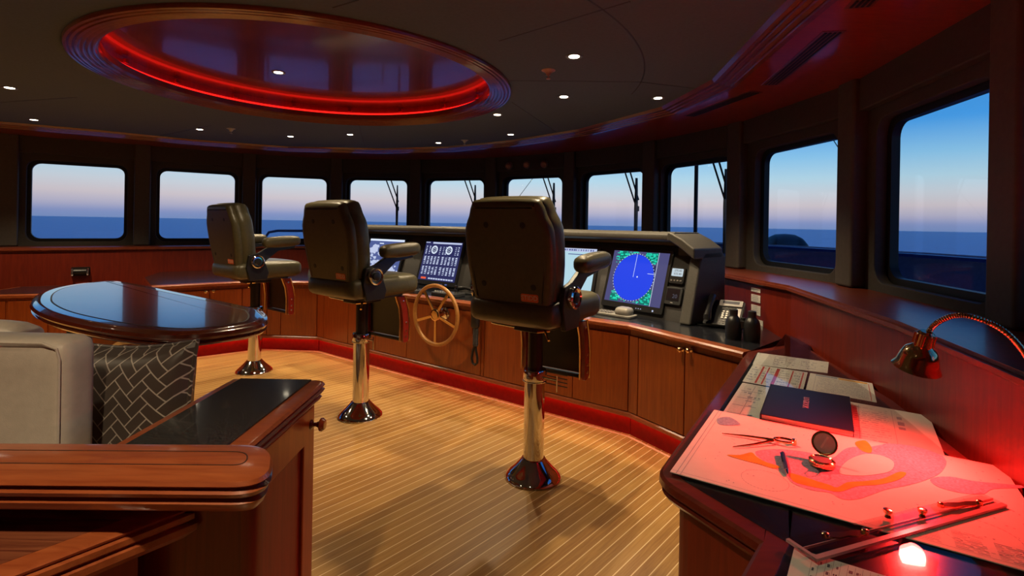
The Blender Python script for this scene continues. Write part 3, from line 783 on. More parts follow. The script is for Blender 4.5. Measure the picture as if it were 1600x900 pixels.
# trackball keyboard
p = counter_thing(962, 493); Mk = frame((p.x, p.y, CH), (DIR_R.x * .4 + U.x * .6, DIR_R.y * .4 + U.y * .6, 0), (N.x, N.y, 0), (0, 0, 1))
Mk = Matrix.Translation((p.x, p.y, CH)) @ Matrix.Rotation(math.atan2(U.y, U.x) - R(7), 4, 'Z')
t = thing('trackball_keyboard', 'grey trackball keyboard on the counter below the radar', 'keyboard', (p.x, p.y, CH))
Mb(Mk).prism(rrect(.30, .12, .02, 3), 0, .018).build('housing', 'console_light', t, bevel=.005)
mb = Mb(Mk)
for i in range(5):
    for j in range(3): mb.box((-.14 + i * .028, -.03 + j * .03, .021), (.02, .02, .008))
mb.build('keys', 'brushed_grey', t, bevel=.001)
Mb(Mk).rbox((.12, .11, .07), .034, Matrix.Translation((.07, 0, .037))).build('palm_rest', 'console_light', t)
Mb(Mk).lathe([(.02 * math.cos(a), .05 + .02 * math.sin(a)) for a in [R(-60 + 15 * i) for i in range(11)]], Matrix.Translation((.03, 0, 0)), 16).build('trackball', 'chrome', t)
# controls near the wheel
for (px, py, lab, nm) in ((640, 456, 'low black control lever box on the counter left of the wheel', 'control_box'), (700, 462, 'low black control panel on the counter right of the wheel top', 'console_controller')):
    p = counter_thing(px, py); Mk = Matrix.Translation((p.x, p.y, CH)) @ Matrix.Rotation(math.atan2(U.y, U.x), 4, 'Z')
    t = thing(nm, lab, 'control', (p.x, p.y, CH))
    Mb(Mk).prism(rrect(.30, .15, .02, 3), 0, .03).build('housing', 'charcoal_plastic', t, bevel=.006)
    mb = Mb(Mk)
    for i in range(6): mb.lathe([(.009, .03), (.009, .04), (0, .041)], Matrix.Translation((-.12 + i * .03, -.04, 0)), 12)
    mb.build('buttons', 'light_grey_plastic', t)
    Mb(Mk).lathe([(.022, .03), (.012, .038), (.008, .07), (.017, .078), (.018, .095), (0, .10)], Matrix.Translation((.08, .02, 0)), 16).build('joystick', 'black_plastic', t)
p = counter_thing(728, 459); Mk = Matrix.Translation((p.x, p.y, CH)) @ Matrix.Rotation(math.atan2(U.y, U.x) + R(10), 4, 'Z')
t = thing('radio_handset', 'black radio handset lying on the counter beside the hanging cord', 'handset', (p.x, p.y, CH))
Mb(Mk).tube([(-.11, 0, .025), (-.08, 0, .045), (0, 0, .055), (.08, 0, .045), (.11, 0, .025)], [.02, .022, .016, .022, .02], 12).build('grip', 'black_plastic', t)
Mb(Mk).prism(rrect(.2, .08, .02, 3), 0, .015).build('cradle', 'charcoal_plastic', t, bevel=.004)
# hanging microphone with coiled cord
px_ = 743
fa, fb = L0 + Uroom * .06, L1 + Uroom * .06; p = hit(px_, fa, fb, 480)
zt = EYE + ray(743, 487)[1] * p.y
t = thing('hanging_microphone', 'black radio microphone and looped cord hanging down the console face', 'microphone', (p.x, p.y, zt - .3))
Mm = Matrix.Translation((p.x, p.y, 0)) @ Matrix.Rotation(math.atan2(U.y, U.x), 4, 'Z')
Mb(Mm).rbox((.075, .05, .15), .022, Matrix.Translation((0, 0, zt - .06))).build('microphone_body', 'black_plastic', t)
coil = []
for i in range(160):
    a = i * .75; z = zt - .10 - i * .0011; coil.append((.020 * math.cos(a) + .006, .016 * math.sin(a), z))
Mb(Mm).tube(coil, .006, 6).build('coiled_cord', 'black_rubber', t)
zb = zt - .27
Mb(Mm).tube([(0, 0, zb), (-.02, 0, zb - .05), (-.032, 0, zb - .11), (-.02, 0, zb - .15), (.005, 0, zb - .16), (.028, 0, zb - .14), (.028, 0, zb - .10), (.012, 0, zb - .04), (.004, 0, zb + .01)], .010, 8).build('cord_loop', 'black_rubber', t)
Mb(Mm).tube([(0, .05, zt + .10), (0, .0, zt + .10), (.0, -.012, zt + .06), (0, 0, zt - .01)], .006, 8).build('hook', 'brushed_grey', t)

# telephone
p = P(1119, 511, CH); q_ = P(1162, 500, CH)
rot = R(-33)
Mt = Matrix.Translation((p.x + .025, p.y - .03, CH)) @ Matrix.Rotation(rot, 4, 'Z')
t = thing('desk_telephone', 'black desk telephone with silver display on the counter beside the console', 'telephone', (p.x, p.y, CH))
Mt2 = Mt @ Matrix.Translation((0, 0, .02)) @ Matrix.Rotation(R(32), 4, 'X')
Mb(Mt2).prism(rrect(.23, .25, .012, 3, .0, .10), 0, .022).build('body', 'charcoal_plastic', t, bevel=.005)
Mb(Mt).prism([(-.09, 0), (.09, 0), (.09, .15), (-.09, .15)], 0, .03).build('stand', 'black_plastic', t, bevel=.005)
Mb(Mt2).prism(rrect(.145, .060, .005, 3, .030, .190), .022, .032).build('display_surround', 'light_grey_plastic', t, bevel=.002)
Mb(Mt2).prism(rrect(.105, .026, .003, 2, .030, .194), .032, .0335).build('display', 'ink', t, flat=True)
Mb(Mt2).prism(rrect(.030, .125, .004, 3, .085, .085), .022, .026).build('speed_dial_strip', 'keypad_white', t, bevel=.001)
Mb(Mt2).lathe([(.018, .020), (.018, .027), (.010, .030), (0, .030)], Matrix.Translation((.085, .0, 0)), 20).build('navigation_button', 'light_grey_plastic', t)
mb = Mb(Mt2)
for i in range(3):
    for j in range(4): mb.lathe([(.0075, .022), (.0075, .027), (0, .028)], Matrix.Translation((-.005 + i * .024, .045 + j * .021, 0)), 12)
mb.build('keypad', 'keypad_white', t)
mb = Mb(Mt2)
for i in range(4):
    for j in range(2): mb.box((-.012 + i * .021, -.002 + j * .016, .023), (.014, .007, .004))
    mb.box((-.012 + i * .021, .145, .023), (.014, .007, .004))
mb.build('function_keys', 'brushed_grey', t)
Mb(Mt2).tube([(-.085, -.015, .045), (-.085, .0, .062), (-.085, .05, .072), (-.085, .10, .076), (-.085, .15, .072), (-.085, .20, .062), (-.085, .215, .045)], [.024, .026, .019, .017, .019, .026, .024], 14).build('handset', 'black_plastic', t)
Mb(Mt).tube([(-.11, -.01, .01), (-.15, .0, .006), (-.17, .04, .006), (-.15, .08, .006), (-.12, .10, .006)], .004, 8).build('cord', 'black_rubber', t)
# binoculars, standing on their objectives
pb = P(1160, 531, CH); rot = R(-35)
Mt = Matrix.Translation((pb.x, pb.y, CH)) @ Matrix.Rotation(rot, 4, 'Z')
t = thing('binoculars', 'black binoculars standing upright on the counter beside the telephone', 'binoculars', (pb.x, pb.y, CH))
for sx_ in (-1, 1):
    b_ = Mb(Mt).lathe([(.0, 0), (.043, 0), (.046, .02), (.046, .075), (.043, .105), (.034, .125), (.026, .132), (.022, .14), (.023, .15), (.023, .172), (.014, .176), (0, .172)], Matrix.Translation((sx_ * .050, 0, 0)), 24).build('barrel', 'black_plastic', t)
Mb(Mt).box((0, 0, .09), (.035, .03, .05)).build('bridge', 'black_plastic', t, bevel=.006)
Mb(Mt).lathe([(.013, .10), (.013, .13), (0, .131)], None, 16).build('focus_wheel', 'charcoal_plastic', t)
Mb(Mt).tube([(-.05, .03, .11), (-.07, .05, .09), (-.06, .06, .05), (0, .07, .03), (.06, .06, .05), (.07, .05, .09), (.05, .03, .11)], .005, 6).build('strap', 'black_rubber', t)
# notices on the panel
pa, pb_ = Vector(panel[9]), Vector(panel[10])
def wallpt(px, py, off=.003):
    best = None
    for a, b in zip(panel[7:], panel[8:]):
        a, b = Vector(a), Vector(b); d = (b - a).normalized(); nin = Vector((d.y, -d.x)); pt = hit(px, a + nin * off, b + nin * off, py)
        if (pt - a).dot(b - a) >= -1e-6 and (pt - b).dot(a - b) >= -1e-6 and pt.y > 0:
            return Vector((pt.x, pt.y, EYE + ray(px, py)[1] * pt.y)), d, nin
for k_, (x0, y0, x1, y1, lab) in enumerate(((1174, 449, 1188, 458, 'topmost small paper label on the panelling above the binoculars'), (1174, 459, 1188, 474, 'second small paper label down on the panelling'), (1174, 475, 1188, 494, 'third and tallest small paper label down on the panelling'), (1174, 496, 1192, 512, 'lowest small paper label on the panelling, beside the binoculars'))):
    r1 = wallpt(x0, y0); r2 = wallpt(x1, y1)
    if r1 and r2:
        p0, d, nin = r1; p1, _, _ = r2; wd_ = (p1 - p0).to_2d().length; ht = abs(p0.z - p1.z)
        Mf = frame((p0.x, p0.y, p1.z), (d.x, d.y, 0), (0, 0, 1), (nin.x, nin.y, 0))
        t = tag(Mb(Mf).prism([(0, 0), (wd_, 0), (wd_, ht), (0, ht)], -.002, .001).build('paper_label', 'paper', None, flat=True), lab, 'label', 'paper labels on the panelling')
        mb = Mb(Mf); nl = max(2, int(ht / .012))
        for i in range(nl): mb.box((wd_ * .45, ht * (i + .6) / (nl + .3), .0014), (wd_ * random.uniform(.4, .7), ht * .25 / nl, .0006))
        mb.build('writing', 'grey_ink', t, flat=True)

# steering wheel
fa, fb = L0 + Uroom * .13, L1 + Uroom * .13
p = hit(682, fa, fb, 492); z = EYE + ray(682, 492)[1] * p.y
tilt = 0
Mw = frame((p.x, p.y, z), (U.x, U.y, 0), (0, 0, 1), (Uroom.x, Uroom.y, 0))
t = thing('steering_wheel', 'wood-rimmed steering wheel with five brass spokes on the console face', 'steering wheel', (p.x, p.y, z))
RW = .247
Mb(Mw).tube([(RW * math.cos(2 * math.pi * i / 56), RW * math.sin(2 * math.pi * i / 56), .012) for i in range(56)], .0165, 12, True).build('rim', 'wheel_wood', t)
for k_ in range(5):
    a = R(-90 + 72 * k_); mb = Mb(Mw)
    for (r0, r1, w0, w1) in ((.035, RW - .005, .011, .014),):
        c_, s_ = math.cos(a), math.sin(a); pts = [(r0, -w0), (r1, -w1), (r1, w1), (r0, w0)]
        mb.prism([(x * c_ - y * s_, x * s_ + y * c_) for x, y in pts], .004, .016)
    mb.build('spoke', 'brass', t, bevel=.003)
Mb(Mw).lathe([(.02, -.13), (.02, 0), (.048, 0), (.052, .014), (.048, .024), (.036, .028), (.034, .024), (0, .025)], n=32).build('hub', 'brass', t)
Mb(Mw).lathe([(.05, -.125), (.05, -.10), (.03, -.09), (0, -.09)], n=24).build('mounting_flange', 'chrome', t)

# ---------------------------------------------------------------- helm chairs
CHAIR_OUT = [(-.195, 0), (.195, 0), (.222, .03), (.248, .20), (.252, .36), (.240, .42), (.218, .465), (.198, .52), (.15, .545), (-.15, .545), (-.198, .52), (-.218, .465), (-.240, .42), (-.252, .36), (-.248, .20), (-.222, .03)]
def helm_chair(loc, rz, label):
    t = thing('helm_chair', label, 'chair', loc, 'pedestal helm chairs', world=False); t.rotation_euler.z = rz
    # pedestal
    Mb().lathe([(0, 0), (.155, 0), (.158, .008), (.152, .020), (.128, .040), (.100, .066), (.078, .090), (.066, .104), (.060, .104), (0, .104)], n=40).build('base_flange', 'chrome', t)
    Mb().lathe([(.057, .09), (.057, .575), (.045, .575)], n=36).build('lower_post', 'chrome', t)
    Mb().lathe([(.058, .535), (.064, .537), (.066, .545), (.066, .590), (.062, .598), (.044, .600), (.044, .53)], n=36).build('collar', 'chrome', t)
    Mb().lathe([(.042, .56), (.042, .875), (0, .875)], n=32).build('upper_post', 'dark_metal', t)
    lv = Mb(); lv.tube([(.06, -.02, .565), (.15, -.02, .565)], .005, 8); lv.tube([(.15, -.02, .59), (.15, -.02, .50)], .004, 8); lv.tube([(.066 * math.cos(a), .066 * math.sin(a), .535) for a in [R(-150 + 15 * i) for i in range(12)]], .003, 6); lv.build('clamp_lever', 'chrome', t)
    Mb().prism(rrect(.17, .22, .02, 3), .82, .865).build('slide_mount', 'dark_metal', t, bevel=.008)
    Mb().prism(rrect(.40, .40, .03, 3, 0, .02), .862, .885).build('seat_plate', 'black_plastic', t, bevel=.005)
    lv = Mb(); lv.tube([(-.05, -.10, .835), (-.20, -.12, .845), (-.215, -.12, .848)], .006, 8); lv.build('adjuster_lever', 'chrome', t)
    lv = Mb(); lv.tube([(.10, -.08, .845), (.16, -.14, .80)], .007, 8); lv.tube([(.07, -.11, .83), (.12, -.06, .835)], .010, 8); lv.build('swivel_lever', 'brass', t)
    # seat
    Mb().rbox((.53, .60, .140), .052, Matrix.Translation((0, .015, .950)), (0, .01, .015), 10).build('seat_cushion', 'olive_leather', t)
    for sx_ in (-.13, .13): Mb(Matrix.Translation((sx_, -.286, .945)) @ Matrix.Rotation(R(90), 4, 'X')).lathe([(.008, -.004), (.008, .004), (0, .006)], n=10).build('button', 'chrome', t)
    # backrest
    lean = Matrix.Translation((0, -.232, .985)) @ Matrix.Rotation(R(9), 4, 'X') @ Matrix(((1, 0, 0, 0), (0, 0, -1, 0), (0, 1, 0, 0), (0, 0, 0, 1)))
    out = smooth_loop([(x * 1.04, y) for x, y in CHAIR_OUT], 3)
    Mb(lean).loft(out, [(-.02, -.012), (-.004, -.016), (.004, .000), (0, .022), (-.012, .036), (-.03, .040), (-.040, .0401)]).build('back_shell', 'olive_leather', t, angle=60)
    # cushion in front of the shell (away from the viewer)
    Mb(lean).loft(out, [(-.075, -.150), (-.035, -.142), (-.008, -.118), (.006, -.085), (.008, -.05), (-.004, -.018), (-.02, -.010)]).build('back_cushion', 'olive_leather', t, angle=60)
    for (x, y) in ((-.11, .42), (.11, .42), (-.15, .11), (.15, .11)): Mb(lean).lathe([(.016, .034), (.016, .0405), (.008, .042), (0, .0405)], Matrix.Translation((x, y, 0)), 16).build('back_button', 'black_rubber', t)
    Mb(lean).prism(rrect(.10, .040, .008, 3, .125, .055), .040, .0425).build('maker_badge', 'orange_logo', t, flat=True)
    textmesh('STIDD', .034, lean @ Matrix.Translation((.125, .055, .0428)), 'badge_lettering', 'paper', t)
    # hinge, arms
    for sx_ in (-1, 1):
        br = Mb(); Mx = Matrix(((0, 0, 1, sx_ * .268 - .014), (1, 0, 0, 0), (0, 1, 0, 0), (0, 0, 0, 1)))
        br.prism([(-.19, .87), (-.04, .87), (-.02, .93), (-.06, 1.03), (.06, 1.12), (.22, 1.145), (.22, 1.17), (-.02, 1.165), (-.12, 1.11), (-.20, 1.09), (-.22, .98)], 0, .028, Mx)
        br.build('arm_bracket', 'black_plastic', t, bevel=.006)
        ph = Matrix.Translation((sx_ * .283, -.135, 1.035)) @ Matrix.Rotation(R(90) * sx_, 4, 'Y')
        Mb(ph).lathe([(0, 0), (.056, 0), (.060, .010), (.058, .028), (.050, .034), (.044, .028), (.040, .022), (0, .022)], n=32).build('recline_knob', 'chrome', t)
        Mb(ph).lathe([(0, .02), (.030, .02), (.028, .034), (.012, .038), (0, .038)], n=20).build('knob_cap', 'black_plastic', t)
        Mb().rbox((.095, .34, .085), .036, Matrix.Translation((sx_ * .305, .075, 1.205)) @ Matrix.Rotation(R(3), 4, 'X'), (0, 0, .008), 8).build('armrest', 'olive_leather', t)
    # folding footrest: two cranked side rails, black tread panel, brass bar
    def side(sx_):
        Mx = Matrix(((0, 0, 1, sx_ * .195 - .013), (1, 0, 0, 0), (0, 1, 0, 0), (0, 0, 0, 1)))
        a = Mb(); a.prism([(.155, .86), (.215, .86), (.245, .78), (.262, .68), (.262, .535), (.250, .515), (.215, .515), (.205, .535), (.205, .67), (.190, .77)], 0, .026, Mx)
        r = a.build('footrest_rail', 'red_brown_side', t, bevel=.004)
        b_ = Mb(); b_.tube([(sx_ * .195 - .015, .150, .86), (sx_ * .195 - .015, .186, .77), (sx_ * .195 - .015, .200, .67), (sx_ * .195 - .015, .200, .52)], .006, 8); b_.tube([(sx_ * .195 + .015, .220, .86), (sx_ * .195 + .015, .25, .77), (sx_ * .195 + .015, .266, .67), (sx_ * .195 + .015, .266, .52)], .006, 8)
        b_.build('rail_edge', 'brass', t)
        for (y, z) in ((.235, .56), (.235, .60), (.235, .66), (.20, .82)): Mb(Mx).lathe([(.008, -.004), (.008, .030), (0, .032)], Matrix.Translation((y, z, 0)), 10).build('rail_bolt', 'chrome', r)
    side(-1); side(1)
    Mx = Matrix(((0, 0, 1, -.18), (1, 0, 0, 0), (0, 1, 0, 0), (0, 0, 0, 1)))
    Mb().prism([(.205, .845), (.217, .845), (.240, .75), (.245, .55), (.233, .55), (.228, .75)], 0, .36, Mx).build('footrest_panel', 'black_plastic', t)
    Mb().tube([(-.20, .215, .535), (.20, .215, .535)], .008, 10).build('footrest_bar', 'brass', t)
    Mb().box((0, .235, .533), (.37, .06, .014)).build('footrest_edge', 'black_rubber', t, bevel=.003)
    return t
for px, py, rz, lab in ((833, 744, -33, 'front helm chair nearest the camera, large olive leather back with orange badge'),
                        (563, 649, -35, 'middle olive leather helm chair left of the steering wheel'),
                        (397, 580, -37, 'left and furthest olive leather helm chair, standing behind the table tip')):
    p = P(px, py, 0); helm_chair((p.x, p.y, 0), R(rz), lab)

# ---------------------------------------------------------------- dining platform, table, settee
struct(Mb().prism([(-3.3, .95), (-1.0, .95), (-1.0, 2.1), (-1.5, 2.95), (-2.4, 3.0), (-3.3, 2.6)], 0, .20).build('floor_platform', 'platform_carpet', bevel=.01), 'raised floor under the settee')
TH = .97
tpx = [(192, 443), (296, 463), (396, 485), (414, 492), (419, 502), (408, 511), (370, 519), (310, 527), (250, 528), (180, 521), (120, 510), (78, 499), (55, 488), (47, 477), (56, 464), (82, 454), (130, 446)]
tp = [P2(x, y, TH - .02) for x, y in tpx]
tsm = smooth_loop(tp, 5)
t = thing('oval_table', 'glossy oval mahogany table with a dark burl inlay, left of the helm chairs', 'table', (-1.9, 2.65, .2))
Mb().loft(tsm, [(-.10, TH - .060), (-.035, TH - .060), (-.012, TH - .055), (-.004, TH - .046), (-.016, TH - .040), (-.004, TH - .034), (.002, TH - .022), (-.004, TH - .010), (-.020, TH - .006), (-.026, TH - .001), (-.04, TH)]).build('tabletop', 'gloss_mahogany', t, angle=40)
ctr = sum(tsm, Vector((0, 0))) / len(tsm)
shr = lambda d_: [ctr + (q - ctr) * (1 - d_ / max(.3, (q - ctr).length)) for q in tsm]
if area2([tuple(q) for q in tsm]) < 0: tsm = list(reversed(tsm))
shr = lambda d_: offset(tsm, -d_)
Mb().prism(shr(.075), TH - .002, TH + .0006).build('inlay_line', 'black_rubber', t, flat=True)
Mb().prism(shr(.082), TH - .002, TH + .0012).build('burl_inlay', 'burl', t, flat=True)
for (x, y) in ((-1.92, 2.74), (-2.10, 2.50)):
    Mb(Matrix.Translation((x, y, 0))).lathe([(.16, .20), (.16, .212), (.06, .225), (.05, .25), (.05, TH - .08), (.12, TH - .062), (.12, TH - .06)], n=28).build('pedestal', 'brushed_grey', t)

# settee
t = thing('settee', 'beige leather settee seen from behind, back cushion towards the camera', 'sofa', (-1.7, 1.5, .2))
Mb().rbox((1.60, .115, .50), .035, Matrix.Translation((-1.89, 1.307, .845)), (0, .010, .004), 12).build('back_cushion', 'beige_leather', t)
Mb().rbox((1.62, .125, .36), .035, Matrix.Translation((-1.885, 1.315, .50)), (0, .016, 0), 10).build('lower_back', 'beige_leather', t)
sm_ = Mb(); x1 = -1.094
sm_.tube([(-2.65, 1.249, 1.088), (-1.14, 1.249, 1.088), (-1.108, 1.251, 1.075), (-1.101, 1.251, 1.05), (-1.099, 1.250, .62)], .0035, 6); sm_.build('piping', 'beige_leather', t)
Mb().rbox((1.5, .56, .17), .05, Matrix.Translation((-1.85, 1.66, .56)), (0, 0, .015), 8).build('seat_cushion', 'beige_leather', t)
Mb().prism([(-2.6, 1.28), (-1.06, 1.28), (-1.06, 1.9), (-2.6, 1.9)], .2, .48).build('base', 'mahogany', t, bevel=.01)
for k_, (x0, x1, y) in enumerate(((-2.55, -2.10, 1.93), (-2.14, -1.74, 1.88))):
    Mb().rbox((x1 - x0, .14, .36), .05, Matrix.Translation(((x0 + x1) / 2, y, .81 + .006 * k_)), (0, .02, .02), 8).build('side_cushion', 'beige_leather', t)
# scatter cushion
Mpil = Matrix.Translation((-1.115, 1.50, .83)) @ Matrix.Rotation(R(-8), 4, 'Z') @ Matrix.Rotation(R(-6), 4, 'X') @ Matrix.Rotation(R(-3), 4, 'Y')
mb = Mb(); n_ = 22; W2, H2 = .215, .205
def pil(u, v, sd):
    px_ = 1 - .10 * (1 - v * v) * abs(u) ; pz_ = 1 - .10 * (1 - u * u) * abs(v)
    th = .075 * (max(0, 1 - u ** 4) * max(0, 1 - v ** 4)) ** .55
    return (u * W2 * px_, sd * th, v * H2 * pz_)
for sd in (-1, 1):
    g = [[mb.v(pil(2 * i / n_ - 1, 2 * j / n_ - 1, sd)) for j in range(n_ + 1)] for i in range(n_ + 1)]
    for i in range(n_):
        for j in range(n_):
            q = [g[i][j], g[i + 1][j], g[i + 1][j + 1], g[i][j + 1]]; mb.f(q if sd < 0 else list(reversed(q)))
po = mb.build('scatter_cushion', 'herringbone_fabric'); po.matrix_world = Mpil
tag(po, 'brown scatter cushion with pale herringbone pattern on the settee', 'cushion')
edge = []
for (a, b) in (((-1, -1), (1, -1)), ((1, -1), (1, 1)), ((1, 1), (-1, 1)), ((-1, 1), (-1, -1))):
    for q in range(10): edge.append(pil(a[0] + (b[0] - a[0]) * q / 10, a[1] + (b[1] - a[1]) * q / 10, 0))
e_ = Mb().tube(edge, .006, 8, True).build('piping', 'dark_metal'); e_.data.materials[0] = MATS['herringbone_fabric']; e_.parent = po

# granite-topped cabinet
GH = .90
gp = [P2(525, 600, GH), P2(374, 593, GH)]
gx1, gx0, gy1 = -.572, -.868, 1.610
t = thing('granite_cabinet', 'mahogany side cabinet with an inset black granite top beside the settee', 'cabinet', (-.72, 1.3, 0))
gpoly = round_poly([(gx0, 1.045), (gx1, 1.045), (gx1, gy1), (gx0, gy1)], [0, 0, .035, .0], 5)
Mb().loft(gpoly, [(-.05, GH - .062), (-.022, GH - .060), (-.012, GH - .052), (-.006, GH - .044), (-.014, GH - .038), (-.004, GH - .030), (.002, GH - .022), (-.006, GH - .016), (.002, GH - .008), (-.004, GH - .001), (-.012, GH)]).build('top_moulding', 'edge_mahogany', t, angle=30)
Mb().prism([(gx0 + .030, 1.05), (gx1 - .045, 1.05), (gx1 - .045, gy1 - .012), (gx0 + .030, gy1 - .012)], GH - .004, GH + .0045).build('granite_inset', 'granite', t, bevel=.002)
bx1 = gx1 - .028
Mb().prism([(gx0 + .02, 1.045), (bx1 - .012, 1.045), (bx1 - .012, gy1 - .03), (gx0 + .02, gy1 - .03)], 0, GH - .055).build('carcass', 'mahogany', t)
Md = Matrix(((0, 0, 1, bx1 - .012), (1, 0, 0, 0), (0, 1, 0, 0), (0, 0, 0, 1)))
dr = Mb(Md).hprism([(1.06, .04), (gy1 - .032, .04), (gy1 - .032, GH - .065), (1.06, GH - .065)], [(1.10, .12), (gy1 - .11, .12), (gy1 - .11, GH - .165), (1.10, GH - .165)], 0, .014).build('door', 'mahogany', t, bevel=.004)
Mb(Md).prism([(1.10, .12), (gy1 - .11, .12), (gy1 - .11, GH - .165), (1.10, GH - .165)], 0, .004).build('door_panel', 'panel_mahogany', dr, flat=True)
dr_w = Mb(Matrix.Translation((bx1, gy1 - .058, .782)) @ Matrix.Rotation(R(90), 4, 'Y')).lathe([(.016, -.004), (.014, .004), (.006, .010), (.006, .018), (.011, .026), (.019, .030), (.020, .036), (.014, .044), (0, .045)], n=20).build('knob', 'gloss_mahogany', dr)
# rail behind the settee
RH = .955
rp_ = round_poly([P2(-420, 690, RH), P2(418, 696, RH), P2(414, 749, RH), P2(-420, 741, RH)], [0, .058, .058, 0], 12)
t = thing('settee_rail', 'broad rounded mahogany capping rail across the lower left foreground', 'rail', (-.9, 1.0, 0))
Mb().loft(rp_, [(-.06, RH - .060), (-.008, RH - .060), (.000, RH - .052), (.004, RH - .042), (-.004, RH - .036), (.006, RH - .030), (.010, RH - .022), (.002, RH - .016), (.010, RH - .009), (.006, RH - .002), (-.004, RH)]).build('capping', 'edge_mahogany', t, angle=30)
ri_ = round_poly([P2(-420, 700, RH), P2(388, 706, RH), P2(384, 727, RH), P2(-420, 720, RH)], [0, .028, .028, 0], 10)
Mb().sweep(ri_, [(-.001, RH - .001), (.001, RH - .001), (.001, RH + .0006), (-.001, RH + .0006)], True).build('inlay_line', 'dark_metal', t, flat=True)
Mb().prism(round_poly([(-1.9, 1.0), (-.495, 1.0), (-.495, 1.04), (-1.9, 1.04)], [0, .035, 0, 0], 6), 0, RH - .05).build('bulkhead', 'panel_mahogany', t, angle=50)
# low desk in the bottom-left corner
DH = .845
dp = [P2(315, 790, DH), P2(-40, 926, DH)]
dd = (dp[1] - dp[0]).normalized(); far_l = dp[1] + dd * .25
corner = Vector((dp[0].x, .995))
dsharp = [corner, Vector((-1.7, corner.y)), Vector((-1.7, far_l.y)), far_l]
if area2([tuple(q) for q in dsharp]) < 0: dsharp.reverse()
dpoly = [q for q in dsharp]
t = thing('low_desk', 'low mahogany desk with a striped-grain top in the lower left corner', 'desk', (-1.1, .85, 0))
Mb().loft(dpoly, [(-.05, DH - .060), (-.014, DH - .058), (-.004, DH - .046), (-.004, DH - .034), (-.012, DH - .030), (-.006, DH - .024), (-.006, DH - .014), (-.014, DH - .011), (-.010, DH - .004), (-.018, DH)]).build('top_edge', 'edge_mahogany', t, angle=30)
Mb().prism(offset(dsharp, -.055), DH - .004, DH + .0006).build('top_panel', 'striped_mahogany', t, flat=True)
Mb().prism(offset(dsharp, -.045), 0, DH - .05).build('carcass', 'panel_mahogany', t, flat=True)

# ---------------------------------------------------------------- chart desk
A_, B_, C_, D_ = P2(1168, 549, CH), P2(1024, 743, CH), P2(1188, 846, CH), P2(1150, 915, CH)
E_ = D_ + (D_ - C_) * 1.6
back = [Vector((1.42, .62)) , Vector(offset(WP, .505, False)[10]) , Vector(offset(WP, .505, False)[9]) + Vector((-.02, -.35)), Vector((1.66, 3.02))]
bk = offset(WP, .53, False)
back = [Vector((1.08, .42)), Vector((bk[11][0], bk[11][1])), Vector((bk[10][0], bk[10][1])), FR[6] + Vector((.42, .34))]
back = [Vector(bk[12]), Vector(bk[11]), Vector(bk[10]) , Vector((1.68, 2.96))]
dpol = [A_, B_, C_, D_, E_] + back
if area2([tuple(p) for p in dpol]) < 0: dpol = list(reversed(dpol))
t = thing('chart_desk', 'mahogany chart desk with a black top and clear glass sheet along the right wall', 'desk', (1.0, 1.6, 0))
rad = []
for q in dpol: rad.append(.065 if (q - B_).length < 1e-6 else 0)
drp = round_poly(dpol, rad, 5)
Mb().loft(drp, [(-.06, CH - .062), (-.022, CH - .060), (-.010, CH - .050), (-.004, CH - .042), (-.014, CH - .036), (-.004, CH - .030), (.004, CH - .020), (.002, CH - .006), (-.006, CH)]).build('moulded_top', 'desk_mahogany', t, angle=30)
ins = offset(drp, -.048)
Mb().prism(ins, CH - .002, CH + .0008).build('black_inset', 'black_counter', t, flat=True)
Mb().prism(offset(drp, -.05), .08, CH - .055).build('carcass', 'panel_mahogany', t, flat=True)
Mb().prism(offset(drp, -.11), 0, .09).build('kick_board', 'red_brown_side', t, flat=True)
GZ = CH + .0065
gl = Mb().prism(offset(drp, -.050), CH + .0025, GZ).build('glass_sheet', 'desk_glass', t, flat=True)
SH = CH + .0012
def sheet(name, px, label, h=SH, th=.0006, group=None, mat='paper'):
    pts = [P2(x, y, h) for x, y in px]
    o = Mb().prism(pts, h, h + th).build(name, mat, None, flat=True); tag(o, label, 'paper', group); return o, pts
def bil(pts, u, v):  # pts: 0 far-left, 1 far-right, 2 near-right, 3 near-left
    a = pts[0].lerp(pts[1], u); b = pts[3].lerp(pts[2], u); return a.lerp(b, v)
def marks(pts, rects, h, name, mat, parent):
    mb = Mb()
    for (u0, v0, u1, v1) in rects:
        c = [bil(pts, u0, v0), bil(pts, u1, v0), bil(pts, u1, v1), bil(pts, u0, v1)]
        mb.quad([(q.x, q.y, h) for q in c])
    mb.build(name, mat, parent, flat=True)
def scribble(u0, v0, u1, v1, nl, wd_=.6, dens=.75):
    q = []
    for i in range(nl):
        v = v0 + (v1 - v0) * (i + .3) / nl; u = u0
        while u < u1:
            l = random.uniform(.01, .04)
            if random.random() < dens: q.append((u, v, min(u1, u + l), v + (v1 - v0) / nl * wd_ * random.uniform(.4, .9)))
            u += l + .008
    return q
o, pts = sheet('data_sheet', [(1184, 551), (1295, 566), (1293, 583), (1176, 569)], 'narrow data sheet at the far end of the chart desk under the glass')
marks(pts, scribble(.28, .15, .42, .85, 4) + scribble(.48, .15, .56, .8, 4) + scribble(.64, .2, .84, .9, 4) + scribble(.9, .4, .96, .6, 2) + [(.27, .1, .275, .9), (.43, .1, .435, .9), (.27, .1, .43, .13), (.27, .87, .43, .9)], SH + .0008, 'printing', 'grey_ink', o)
o, pts = sheet('red_striped_sheet', [(1177, 569), (1262, 582), (1254, 613), (1160, 596)], 'sheet with red stripes under the glass, beyond the dark blue book')
marks(pts, [(.20, .05, .235, .97), (.31, .05, .335, .97), (.46, .05, .52, .97), (.74, .05, .765, .97), (.92, .05, .945, .97)], SH + .0008, 'red_stripes', 'red_ink', o)
